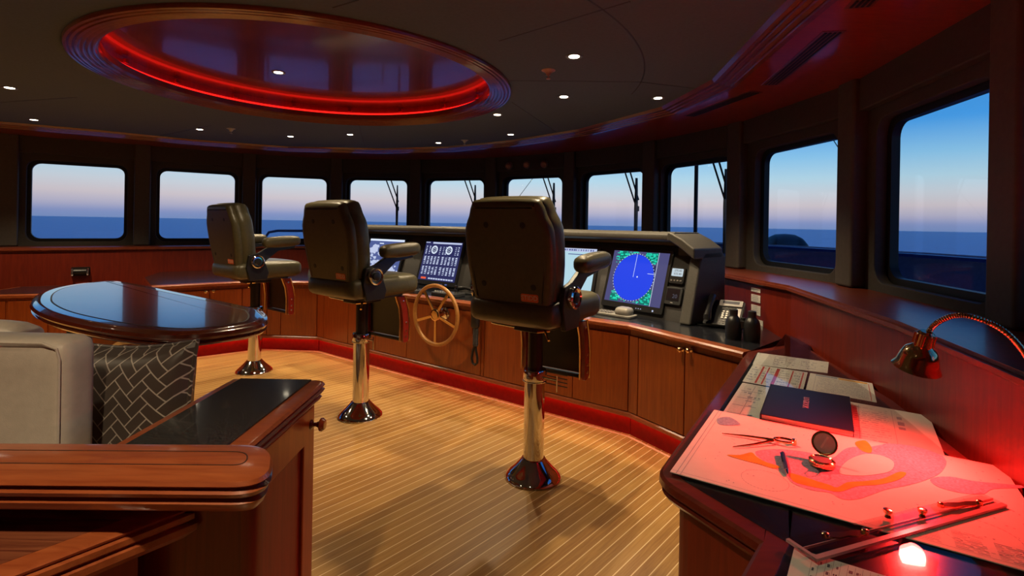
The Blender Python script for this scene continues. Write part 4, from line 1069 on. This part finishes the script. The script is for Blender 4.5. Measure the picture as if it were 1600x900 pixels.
marks(pts, scribble(.03, .1, .17, .9, 6) + scribble(.25, .1, .3, .9, 6) + scribble(.36, .1, .44, .9, 6) + scribble(.54, .1, .72, .9, 7) + scribble(.79, .1, .9, .9, 6), SH + .0009, 'printing', 'grey_ink', o)
o, pts = sheet('yellow_edged_sheet', [(1266, 583), (1363, 599), (1370, 629), (1259, 609)], 'sheet of close text with a blue and yellow top bar under the glass')
marks(pts, [(.10, .03, .45, .10)], SH + .0008, 'blue_bar', 'land_blue', o); marks(pts, [(.47, .04, .92, .11)], SH + .0008, 'yellow_bar', 'land_orange', o)
marks(pts, scribble(.14, .16, .90, .95, 13, .5, .9) + [(.10, .12, .106, .97)], SH + .0009, 'printing', 'grey_ink', o); marks(pts, [(.93, .1, .94, .97)], SH + .0009, 'red_line', 'red_ink', o)
o, pts = sheet('diagram_sheet', [(1160, 598), (1452, 650), (1480, 722), (1118, 662)], 'large diagram sheet under the glass and the dark blue book')
rc = [(.085, .04, .089, .95)] + [(.02, v, .15, v + .012) for v in (.2, .38, .56, .74)] + scribble(.02, .1, .15, .9, 8, .5, .4) + scribble(.52, .08, .80, .85, 16, .4, .75) + scribble(.84, .15, .87, .9, 6, .8, .6) + [(.50, .05, .503, .95), (.82, .05, .822, .95), (.66, .05, .663, .9)]
marks(pts, rc, SH + .0008, 'diagram', 'grey_ink', o)
o, pts = sheet('table_sheet', [(1241, 856), (1402, 906), (1385, 1010), (1215, 960)], 'printed table sheet partly under the parallel ruler at the bottom edge')
rc = [(u, .02, u + .003, 1) for u in [.20 + i * .07 for i in range(12)]] + [(.20, .45, 1, .455)] + sum([scribble(.215 + i * .07, .06, .255 + i * .07, .98, 7, .5, .55) for i in range(11)], [])
marks(pts, rc, SH + .0008, 'table_lines', 'ink', o)
o, pts = sheet('blue_folder', [(1140, 618), (1150, 622), (1138, 642), (1120, 640)], 'blue folder corner showing at the left edge of the desk', mat='land_blue'); bpy.data.objects.remove(o)

# nautical chart on top of the glass
CZ = GZ + .0005
cpx = [(1116, 641), (1568, 731), (1690, 918), (1047, 738)]
cpts = [P2(x, y, CZ) for x, y in cpx]
ch = Mb().prism(cpts, CZ, CZ + .0022).build('nautical_chart', 'paper', None, flat=True); tag(ch, 'large nautical chart lit red on the chart desk', 'chart')
CT = CZ + .0026
def decal(px, mat, name, lv, smooth=True):
    pts = [P2(x, y, CT) for x, y in px]
    if smooth: pts = smooth_loop(pts, 4)
    if area2([tuple(q) for q in pts]) < 0: pts = list(reversed(pts))
    mb = Mb(); vs = [mb.v((q.x, q.y, CT + lv * .0003)) for q in pts]
    for tri in tessellate_polygon([[Vector((q.x, q.y, 0)) for q in pts]]):
        a, b, c_ = (pts[i] for i in tri)
        if abs((b.x - a.x) * (c_.y - a.y) - (b.y - a.y) * (c_.x - a.x)) < 1e-10: continue
        up_ = (b.x - a.x) * (c_.y - a.y) - (b.y - a.y) * (c_.x - a.x) > 0
        mb.f([vs[i] for i in (tri if up_ else tri[::-1])])
    return mb.build(name, mat, ch, flat=True)
cr = lambda l: [(1020 + x * .4, 540 + y * .4) for x, y in l]
decal(cr([(400, 415), (470, 405), (560, 410), (640, 425), (700, 440), (760, 400), (850, 395), (920, 385), (1040, 400), (1140, 440), (1130, 490), (1080, 520), (1000, 545), (920, 560), (860, 580), (800, 600), (740, 600), (690, 575), (620, 565), (550, 540), (520, 510), (480, 480), (430, 450)]), 'land_lilac', 'shallow_water', 1)
decal(cr([(900, 385), (1000, 390), (1080, 410), (1140, 440), (1120, 480), (1060, 500), (1000, 470), (950, 430)]), 'land_blue', 'blue_water', 2)
decal(cr([(290, 428), (340, 428), (385, 418), (405, 435), (440, 455), (500, 475), (470, 480), (420, 465), (360, 450)]), 'land_orange', 'land', 3)
decal(cr([(535, 500), (580, 510), (640, 530), (690, 545), (720, 555), (760, 535), (830, 530), (900, 520), (960, 495), (990, 500), (960, 525), (880, 545), (800, 550), (730, 572), (660, 560), (590, 545), (548, 530)]), 'land_orange', 'land', 3)
decal(cr([(790, 380), (830, 372), (855, 400), (850, 420), (815, 410)]), 'land_orange', 'land', 3)
decal(cr([(780, 440), (830, 425), (890, 430), (940, 455), (930, 490), (870, 505), (800, 510), (730, 500), (745, 465)]), 'paper', 'inner_sea', 4)
decal(cr([(255, 285), (300, 280), (340, 305), (320, 312), (260, 308)]), 'land_blue', 'small_island', 2)
decal(cr([(1085, 520), (1160, 512), (1260, 530), (1450, 548), (1450, 556), (1330, 560), (1290, 580), (1200, 575), (1110, 550)]), 'land_lilac', 'shallow_water', 1)
rc = [(.0, .012, 1, .014), (.02, .0, .022, 1), (.035, 0, .0365, 1), (0, .975, 1, .977)] 
for i in range(150): u, v = random.uniform(.05, .97), random.uniform(.04, .95); rc.append((u, v, u + random.uniform(.002, .006), v + random.uniform(.003, .008)))
marks(cpts, rc + scribble(.66, .80, .74, .97, 14, .4, .95) + scribble(.77, .83, .84, .97, 12, .4, .95) + scribble(.86, .85, .93, .97, 10, .4, .95), CT + .0001, 'printing', 'grey_ink', ch)
for (cx, cy, r0) in ((1195, 750, .055), (1530, 835, .07)):
    c = P2(cx, cy, CT); ct_ = Mb()
    for i in range(40):
        a, b = 2 * math.pi * i / 40, 2 * math.pi * (i + .6) / 40
        p0, p1 = c + Vector((math.cos(a), math.sin(a))) * r0, c + Vector((math.cos(b), math.sin(b))) * r0
        strip(p0, p1, .0012, CT, CT + .0001, ct_)
    ct_.build('compass_rose', 'grey_ink', ch, flat=True)

# book
BZ = GZ + .022
bp = [P2(1205, 600, BZ), P2(1335, 621, BZ), P2(1335, 674, BZ), P2(1187, 646, BZ)]
# square it up from two edges
bw = (bp[2] - bp[3]); bh = (bp[0] - bp[3]); bwn = bw.normalized(); bhn = Vector((-bwn.y, bwn.x)) * bh.length
bp = [bp[3] + bhn, bp[2] + bhn, bp[2], bp[3]]
t = thing('hardback_book', 'dark blue hardback book lying closed on the chart desk', 'book', (bp[3].x, bp[3].y, GZ))
Mb().prism(bp, GZ + .001, GZ + .0035).build('back_cover', 'navy_cover', t, bevel=.0008)
Mb().prism(bp, BZ - .0028, BZ).build('front_cover', 'navy_cover', t, bevel=.0008)
ip = [bp[0].lerp(bp[2], .02), bp[1].lerp(bp[3], .012), bp[2].lerp(bp[0], .012), bp[3].lerp(bp[1], .02)]
Mb().prism(ip, GZ + .003, BZ - .002).build('pages', 'paper', t, flat=True)
Mb().prism([bp[0], bp[3], bp[3] + bwn * .004, bp[0] + bwn * .004], GZ + .001, BZ).build('spine', 'navy_cover', t, bevel=.001)
bc = P2(1259, 629, BZ)
textmesh('LOGBOOK', .027, frame((bc.x, bc.y, BZ + .0004), (-bhn.x, -bhn.y, 0), (bwn.x, bwn.y, 0), (0, 0, 1)), 'title', 'silver_ink', t)

# dividers
Z0 = CT + .002
t = thing('chart_dividers', 'brass navigation dividers lying open on the chart', 'dividers', tuple(P(1200, 688, Z0)))
def lp(px, py, z): q = P(px, py, z); return (q.x, q.y, q.z)
Mb().tube([lp(1128, 677, Z0 + .002), lp(1165, 681, Z0 + .004), lp(1208, 687, Z0 + .008)], [.0012, .003, .004], 8).build('leg', 'brass', t)
Mb().tube([lp(1145, 698, Z0 + .002), lp(1178, 694, Z0 + .004), lp(1208, 688, Z0 + .008)], [.0012, .003, .004], 8).build('leg', 'brass', t)
cc = Vector(lp(1225, 688, Z0 + .008)); ra = (Vector(lp(1240, 690, Z0 + .008)) - Vector(lp(1209, 686, Z0 + .008))) / 2; rb = Vector((-ra.y, ra.x, 0)) * .6
Mb().tube([cc + ra * math.cos(a) + rb * math.sin(a) for a in [2 * math.pi * i / 28 for i in range(28)]], .0035, 8, True).build('bow_ring', 'brass', t)
Mb(Matrix.Translation(cc + ra)).lathe([(.007, -.008), (.007, .006), (.004, .009), (0, .009)], n=16).build('pivot_screw', 'brass', t)
# pen
a, b = Vector(lp(1223, 708, Z0 + .006)), Vector(lp(1231, 741, Z0 + .004)); 
t = thing('pen', 'blue and silver pen lying on the chart between dividers and compass', 'pen', tuple(a))
Mb().tube([a, a.lerp(b, .02), a.lerp(b, .75), a.lerp(b, .80)], [.003, .0062, .0062, .005], 12).build('barrel', 'pen_blue', t)
Mb().tube([a.lerp(b, .80), a.lerp(b, .93), b], [.005, .0035, .001], 12).build('tip', 'chrome', t)
Mb().tube([a.lerp(b, .03) + Vector((-.007, 0, .003)), a.lerp(b, .5) + Vector((-.007, 0, .003))], .0016, 6).build('clip', 'chrome', t)
# pocket compass
c = P(1284, 727, Z0); t = thing('pocket_compass', 'open brass sighting compass standing on the chart', 'compass', tuple(c))
Mq = Matrix.Translation(c)
Mb(Mq).lathe([(0, 0), (.030, 0), (.032, .003), (.032, .015), (.028, .018), (.024, .015), (0, .0145)], n=32).build('case', 'brass', t)
Mb(Mq).lathe([(0, .0146), (.023, .0146), (.023, .0165), (0, .0165)], n=28).build('dial', 'ink', t)
ld_ = Vector((.62, .78, 0)).normalized()
hx = c + ld_ * .033 + Vector((0, 0, .014)); 
lean_ax = Vector((-ld_.y, ld_.x, 0)); upv = (Vector((0, 0, 1)) * math.cos(R(24)) + ld_ * math.sin(R(24))).normalized(); outv = lean_ax.cross(upv)
Ml = frame(hx + upv * .034, -lean_ax, upv, -outv)
Mb(Ml).lathe([(0, -.003), (.031, -.003), (.032, .0), (.032, .004), (.028, .005), (.027, .0), (0, .0)], n=32).build('lid', 'brass', t)
Mb(Ml).lathe([(0, .0002), (.026, .0002), (.026, .0008), (0, .0008)], n=28).build('mirror', 'light_grey_plastic', t)
Mb(Ml).box((0, .002, .0018), (.005, .036, .002), M2=Matrix.Rotation(R(-25), 4, 'Z')).build('sighting_slot', 'white_paint', t)
hb = hx - c
Mb().tube([hx - lean_ax * .012, hx + lean_ax * .012], .004, 8).build('hinge', 'brass', t)
th_ = c - ld_ * .034 + Vector((0, 0, .010)); dl = -ld_
Mb().tube([th_ + lean_ax * .010, th_ + dl * .022 + lean_ax * .012 + Vector((0, 0, .008)), th_ + dl * .034 + Vector((0, 0, .012)), th_ + dl * .022 - lean_ax * .012 + Vector((0, 0, .008)), th_ - lean_ax * .010], .0018, 8).build('thumb_loop', 'brass', t)
Mb().box(tuple(c - ld_ * .034 + Vector((0, 0, .012))), (.012, .022, .012), math.atan2(ld_.y, ld_.x)).build('rear_sight', 'brass', t, bevel=.002)
# parallel ruler
RZ = CT + .001; RT = RZ + .006
rl = [P2(1228, 842, RT), P2(1532, 769, RT), P2(1574, 789, RT), P2(1276, 874, RT)]
t = thing('parallel_ruler', 'clear acrylic parallel ruler with brass arms across the chart edge', 'ruler', (rl[0].x, rl[0].y, RZ))
mid0, mid1 = rl[0].lerp(rl[3], .47), rl[1].lerp(rl[2], .47)
for (a, b, c_, d_) in ((rl[0], rl[1], mid1, mid0), (mid0.lerp(rl[3], .03), mid1.lerp(rl[2], .03), rl[2], rl[3])):
    bar = Mb().prism([a, b, c_, d_], RZ, RT).build('ruler_bar', 'acrylic', t, flat=True)
for (a, b) in ((mid0, mid1), ):
    x_ = Mb(); strip(a, b, .0016, RZ + .001, RT + .0003, x_); x_.build('bar_edge', 'acrylic_edge', t, flat=True)
fr_ = (rl[3] - rl[0]).normalized()
Mb().prism([rl[3], rl[2], rl[2] - fr_ * .011, rl[3] - fr_ * .011], RZ + .0005, RT + .0004).build('bevelled_edge', 'acrylic_edge', t, flat=True)
al = (rl[3] - rl[0]); bl = (rl[1] - rl[0]).normalized()
Mb().prism([rl[0], rl[3], rl[3] + bl * .008, rl[0] + bl * .008], RZ + .0005, RT + .0005).build('end_edge', 'acrylic_edge', t, flat=True)
ga = [(u, v, u + .0012, v + (.10 if i % 5 == 0 else .06)) for i, (u, v) in enumerate([(.30 + k_ * .012, .04) for k_ in range(40)])]
marks([rl[0], rl[1], rl[2], rl[3]], ga, RT + .0006, 'graduations', 'ink', t)
for (p0, p1) in (((1290, 836), (1352, 831)), ((1470, 789), (1530, 785))):
    a, b = P(*p0, RT + .004), P(*p1, RT + .004)
    d = (b - a).to_2d().normalized(); n_ = Vector((-d.y, d.x)); a2, b2 = a.to_2d(), b.to_2d(); m2 = a2.lerp(b2, .5)
    Mb().prism([a2 - n_ * .006, a2.lerp(b2, .25) - n_ * .011, m2 - n_ * .007, a2.lerp(b2, .75) - n_ * .011, b2 - n_ * .006, b2 + n_ * .006, a2.lerp(b2, .75) + n_ * .009, m2 + n_ * .006, a2.lerp(b2, .25) + n_ * .009, a2 + n_ * .006], RT + .001, RT + .004).build('link_arm', 'brass', t)
    for q in (a, b): Mb().lathe([(.007, RT), (.007, RT + .008), (.004, RT + .010), (0, RT + .010)], Matrix.Translation((q.x, q.y, 0)), 14).build('rivet', 'brass', t)
for (px, py) in ((1387, 808), (1441, 807)):
    q = P(px, py, RT); Mb(Matrix.Translation((q.x, q.y, RT))).lathe([(.007, 0), (.005, .006), (.009, .012), (.009, .017), (0, .019)], n=16).build('knob', 'brass', t)

# gooseneck chart lamp
y_l = 1.43
def lpt(px, py, y): return PY(px, py, y)
tip = lpt(1441, 530, 1.40); aim = lpt(1425, 585, 1.43)
neck = [lpt(1446, 528, 1.41), lpt(1456, 512, 1.41), lpt(1470, 501, 1.40), lpt(1492, 493, 1.38), lpt(1515, 494, 1.36), lpt(1545, 504, 1.34), lpt(1572, 520, 1.31), lpt(1597, 547, 1.29), lpt(1622, 590, 1.27), lpt(1640, 640, 1.26)]
foot = Vector((neck[-1].x, neck[-1].y, CH + .012)); neck += [Vector((neck[-1].x + .005, neck[-1].y, .93)), Vector((foot.x + .005, foot.y, CH + .02))]
nk = []
for i in range(len(neck) - 1):
    a, b, c_, d_ = neck[max(0, i - 1)], neck[i], neck[i + 1], neck[min(len(neck) - 1, i + 2)]
    for q in range(12):
        tt = q / 12; nk.append(.5 * ((2 * b) + (c_ - a) * tt + (2 * a - 5 * b + 4 * c_ - d_) * tt * tt + (-a + 3 * b - 3 * c_ + d_) * tt ** 3))
nk.append(neck[-1])
t = thing('gooseneck_lamp', 'brass gooseneck lamp with a red bulb bending over the chart desk', 'lamp', tuple(foot))
Mb().tube(nk, [.0065 if i % 2 else .0078 for i in range(len(nk))], 10).build('gooseneck', 'brass', t)
ax = (aim - tip).normalized(); sx2 = ax.orthogonal().normalized(); Mh = frame(lpt(1446, 524, 1.41), sx2, ax.cross(sx2), ax)
Mb(Mh).lathe([(.014, -.012), (.020, -.006), (.021, .030), (.026, .036), (.036, .044), (.044, .060), (.050, .085), (.058, .100), (.055, .1005), (.047, .086), (.040, .062), (.030, .046), (.018, .040), (0, .040)], n=36).build('shade', 'brass', t)
mb = Mb(Mh)
for k_ in range(8):
    a = 2 * math.pi * k_ / 8; mb.tube([(.022 * math.cos(a), .022 * math.sin(a), -.004), (.0225 * math.cos(a), .0225 * math.sin(a), .030)], .003, 6)
mb.build('socket_fins', 'brass', t)
Mb(Mh).lathe([(0, .086), (.012, .083), (.018, .072), (.014, .056), (.008, .046), (0, .046)], n=20).build('bulb', 'red_bulb', t)
Mb(Matrix.Translation((foot.x + .005, foot.y, CH + .007))).lathe([(0, 0), (.045, 0), (.045, .008), (.03, .018), (.012, .022), (0, .022)], n=28).build('lamp_foot', 'brass', t)
ld = bpy.data.lights.new('red_lamp', 'SPOT'); ld.energy = RED_LAMP_W; ld.color = (1., .022, .018); ld.spot_size = R(150); ld.spot_blend = .9; ld.shadow_soft_size = .03
lo = bpy.data.objects.new('red_lamp_beam', ld); C.objects.link(lo); bd = Vector((-.42, .06, -1)).normalized(); bx = bd.orthogonal(); lo.matrix_world = frame(Mh @ Vector((0, 0, .105)), bx, -bd.cross(bx), -bd)

# wall light on the left panelling
def on_panel(px, py, off=.0):
    for a, b in zip(panel, panel[1:]):
        a, b = Vector(a), Vector(b); d = (b - a).normalized(); nin = Vector((d.y, -d.x)); pt = hit(px, a + nin * off, b + nin * off, py)
        if (pt - a).dot(b - a) >= 0 and (pt - b).dot(a - b) >= 0 and pt.y > 0: return Vector((pt.x, pt.y, EYE + ray(px, py)[1] * pt.y)), d, nin
p, d, nin = on_panel(126, 424, .0)
t = thing('grab_roller', 'small black roller between chrome ends on the left panelling', 'wall fitting', tuple(p))
Mf = frame(p, (d.x, d.y, 0), (0, 0, 1), (nin.x, nin.y, 0))
Mb(Mf).prism(rrect(.17, .10, .01, 3), 0, .004).build('back_plate', 'dark_metal', t, bevel=.001)
Mb(Mf @ Matrix.Translation((-.055, 0, .035)) @ Matrix.Rotation(R(90), 4, 'Y')).lathe([(.030, 0), (.030, .11)], n=20).build('roller', 'black_plastic', t)
for sx_ in (-1, 1):
    Mb(Mf @ Matrix.Translation((sx_ * .068, 0, 0))).prism(rrect(.020, .085, .009, 3), .003, .062).build('end_bracket', 'chrome', t, bevel=.003)

# ---------------------------------------------------------------- outside
SEA = -9.0
sea = Mb().quad([(-30000, -30000, SEA), (30000, -30000, SEA), (30000, 30000, SEA), (-30000, 30000, SEA)]).build('sea', 'sea_water', None, flat=True)
sea['kind'] = 'stuff'; sea['label'] = 'calm blue sea at dusk up to the horizon'; sea['category'] = 'sea'
struct(Mb().prism([(-8.4, -3.5), (3.0, -3.5), (3.1, 3), (2.9, 5.0), (1.9, 7.2), (0, 8.6), (-2.6, 9.0), (-5.4, 8.2), (-8.4, 6)], -.5, -.06).build('floor_deck', 'ship_paint', None, flat=True), 'outer deck around the bridge')
def hpt(px, py, h): return P(px, py, h)
bw_ = [(1.70, 8.6), (2.55, 7.1), (3.25, 6.0), (3.75, 4.7), (3.85, 3.3), (3.6, 1.4)]
t = thing('bulwark', 'blue painted bulwark with white capping lines outside the right-hand windows', 'bulwark', (3.4, 5, -.5))
Mb().sweep(bw_, [(-.06, -.5), (-.06, 1.16), (-.10, 1.19), (.10, 1.19), (.06, 1.16), (.02, -.5)]).build('bulwark_wall', 'ship_paint', t)
Mb().sweep(bw_, [(-.11, 1.188), (-.11, 1.203), (-.08, 1.203), (-.08, 1.188)]).build('cap_line', 'ship_white', t)
Mb().sweep(bw_, [(.025, .94), (.045, .94), (.045, .965), (.025, .965)]).build('lower_line', 'ship_white', t)
p = PY(1226, 389, 6.6); bmc = Mb(Matrix.Translation((p.x, p.y, 1.02))); bmc.rbox((.5, .6, .55), .2, None, (0, 0, .04), 10); o = bmc.build('deck_cover', 'outside_black')
tag(o, 'dark rounded deck cover standing beyond the bulwark outside the right windows', 'deck equipment')
Mb(Matrix.Translation((p.x, p.y, 0))).lathe([(.10, -.5), (.10, .8), (0, .8)], n=16).build('stand', 'outside_black', o)
o = Mb().tube([(2.03, 5.62, -.5), (2.03, 5.62, 3.4)], .022, 10).build('mast_post', 'outside_black'); 
p = PY(1087, 330, 5.9); o.location = (p.x - 2.03, .28, 0); tag(o, 'thin dark vertical post outside the third window from the right', 'post')
# exterior rail outside the third window
q0, q1, q2, q3 = PY(414, 372, 8.6), PY(420, 363, 8.6), PY(434, 360.5, 8.6), PY(520, 361, 8.4)
rt = thing('deck_rail', 'curved metal deck rail outside the third window from the left', 'rail', (q0.x, q0.y, -.06))
Mb().tube([Vector((q0.x, q0.y, -.06)), q0, q1, q2, q3, Vector((q3.x + .8, q3.y - .1, q3.z)), Vector((q3.x + .85, q3.y - .1, -.06))], .022, 10).build('top_rail', 'ship_paint', rt)
# wires
for (nm, a, b, y, lab) in (('stay_wire', (845, 262), (800, 322), 7.6, 'thin stay wire crossing the sky in the centre window'), ('stay_wire', (1290, 200), (1330, 262), 4.6, 'thin stay wire at the top corner of the second window from the right')):
    a_, b_ = PY(*a, y), PY(*b, y); d_ = (b_ - a_)
    o = Mb().tube([a_ - d_ * 2.0, b_ + d_ * (3.0 if a[0] == 845 else .1)], .004, 6).build(nm, 'outside_black'); tag(o, lab, 'wire')
# windscreen wipers outside windows 5 to 9
names_w = {4: 'fourth', 5: 'fifth', 6: 'sixth', 7: 'seventh', 8: 'eighth'}
for i in range(4, 9):
    m, d, inn, ln = seg_frame(i)
    M = Matrix(((d.x, 0, inn.x, m.x), (d.y, 0, inn.y, m.y), (0, 1, 0, 0), (0, 0, 0, 1)))
    t = thing('windscreen_wiper', 'windscreen wiper on the outside of the %s window from the left' % names_w[i], 'wiper', (m.x - inn.x * .06, m.y - inn.y * .06, 2.0), 'wipers outside the front windows')
    u0, u1, zt, zh = .06, .265, 2.10, 1.60
    Mb(M).tube([(u0, zt, -.06), (u1 - .02, zh + .02, -.075)], .009, 8).build('arm', 'outside_black', t)
    Mb(M).tube([(u0 + .075, zt, -.06), (u1 + .012, zh + .10, -.075)], .009, 8).build('arm', 'outside_black', t)
    Mb(M).box((u1, zh, -.065), (.045, .06, .03)).build('hub', 'outside_black', t, bevel=.006)
    Mb(M).prism([(u1 - .005, 1.95), (u1 + .005, 1.95), (u1 + .016, 1.60), (u1 + .012, 1.16), (u1 - .012, 1.16), (u1 - .016, 1.60)], -.062, -.030).build('blade', 'black_rubber', t)
    Mb(M).box((u0 + .03, zt + .02, -.04), (.16, .06, .08)).build('motor_box', 'outside_black', t, bevel=.01)
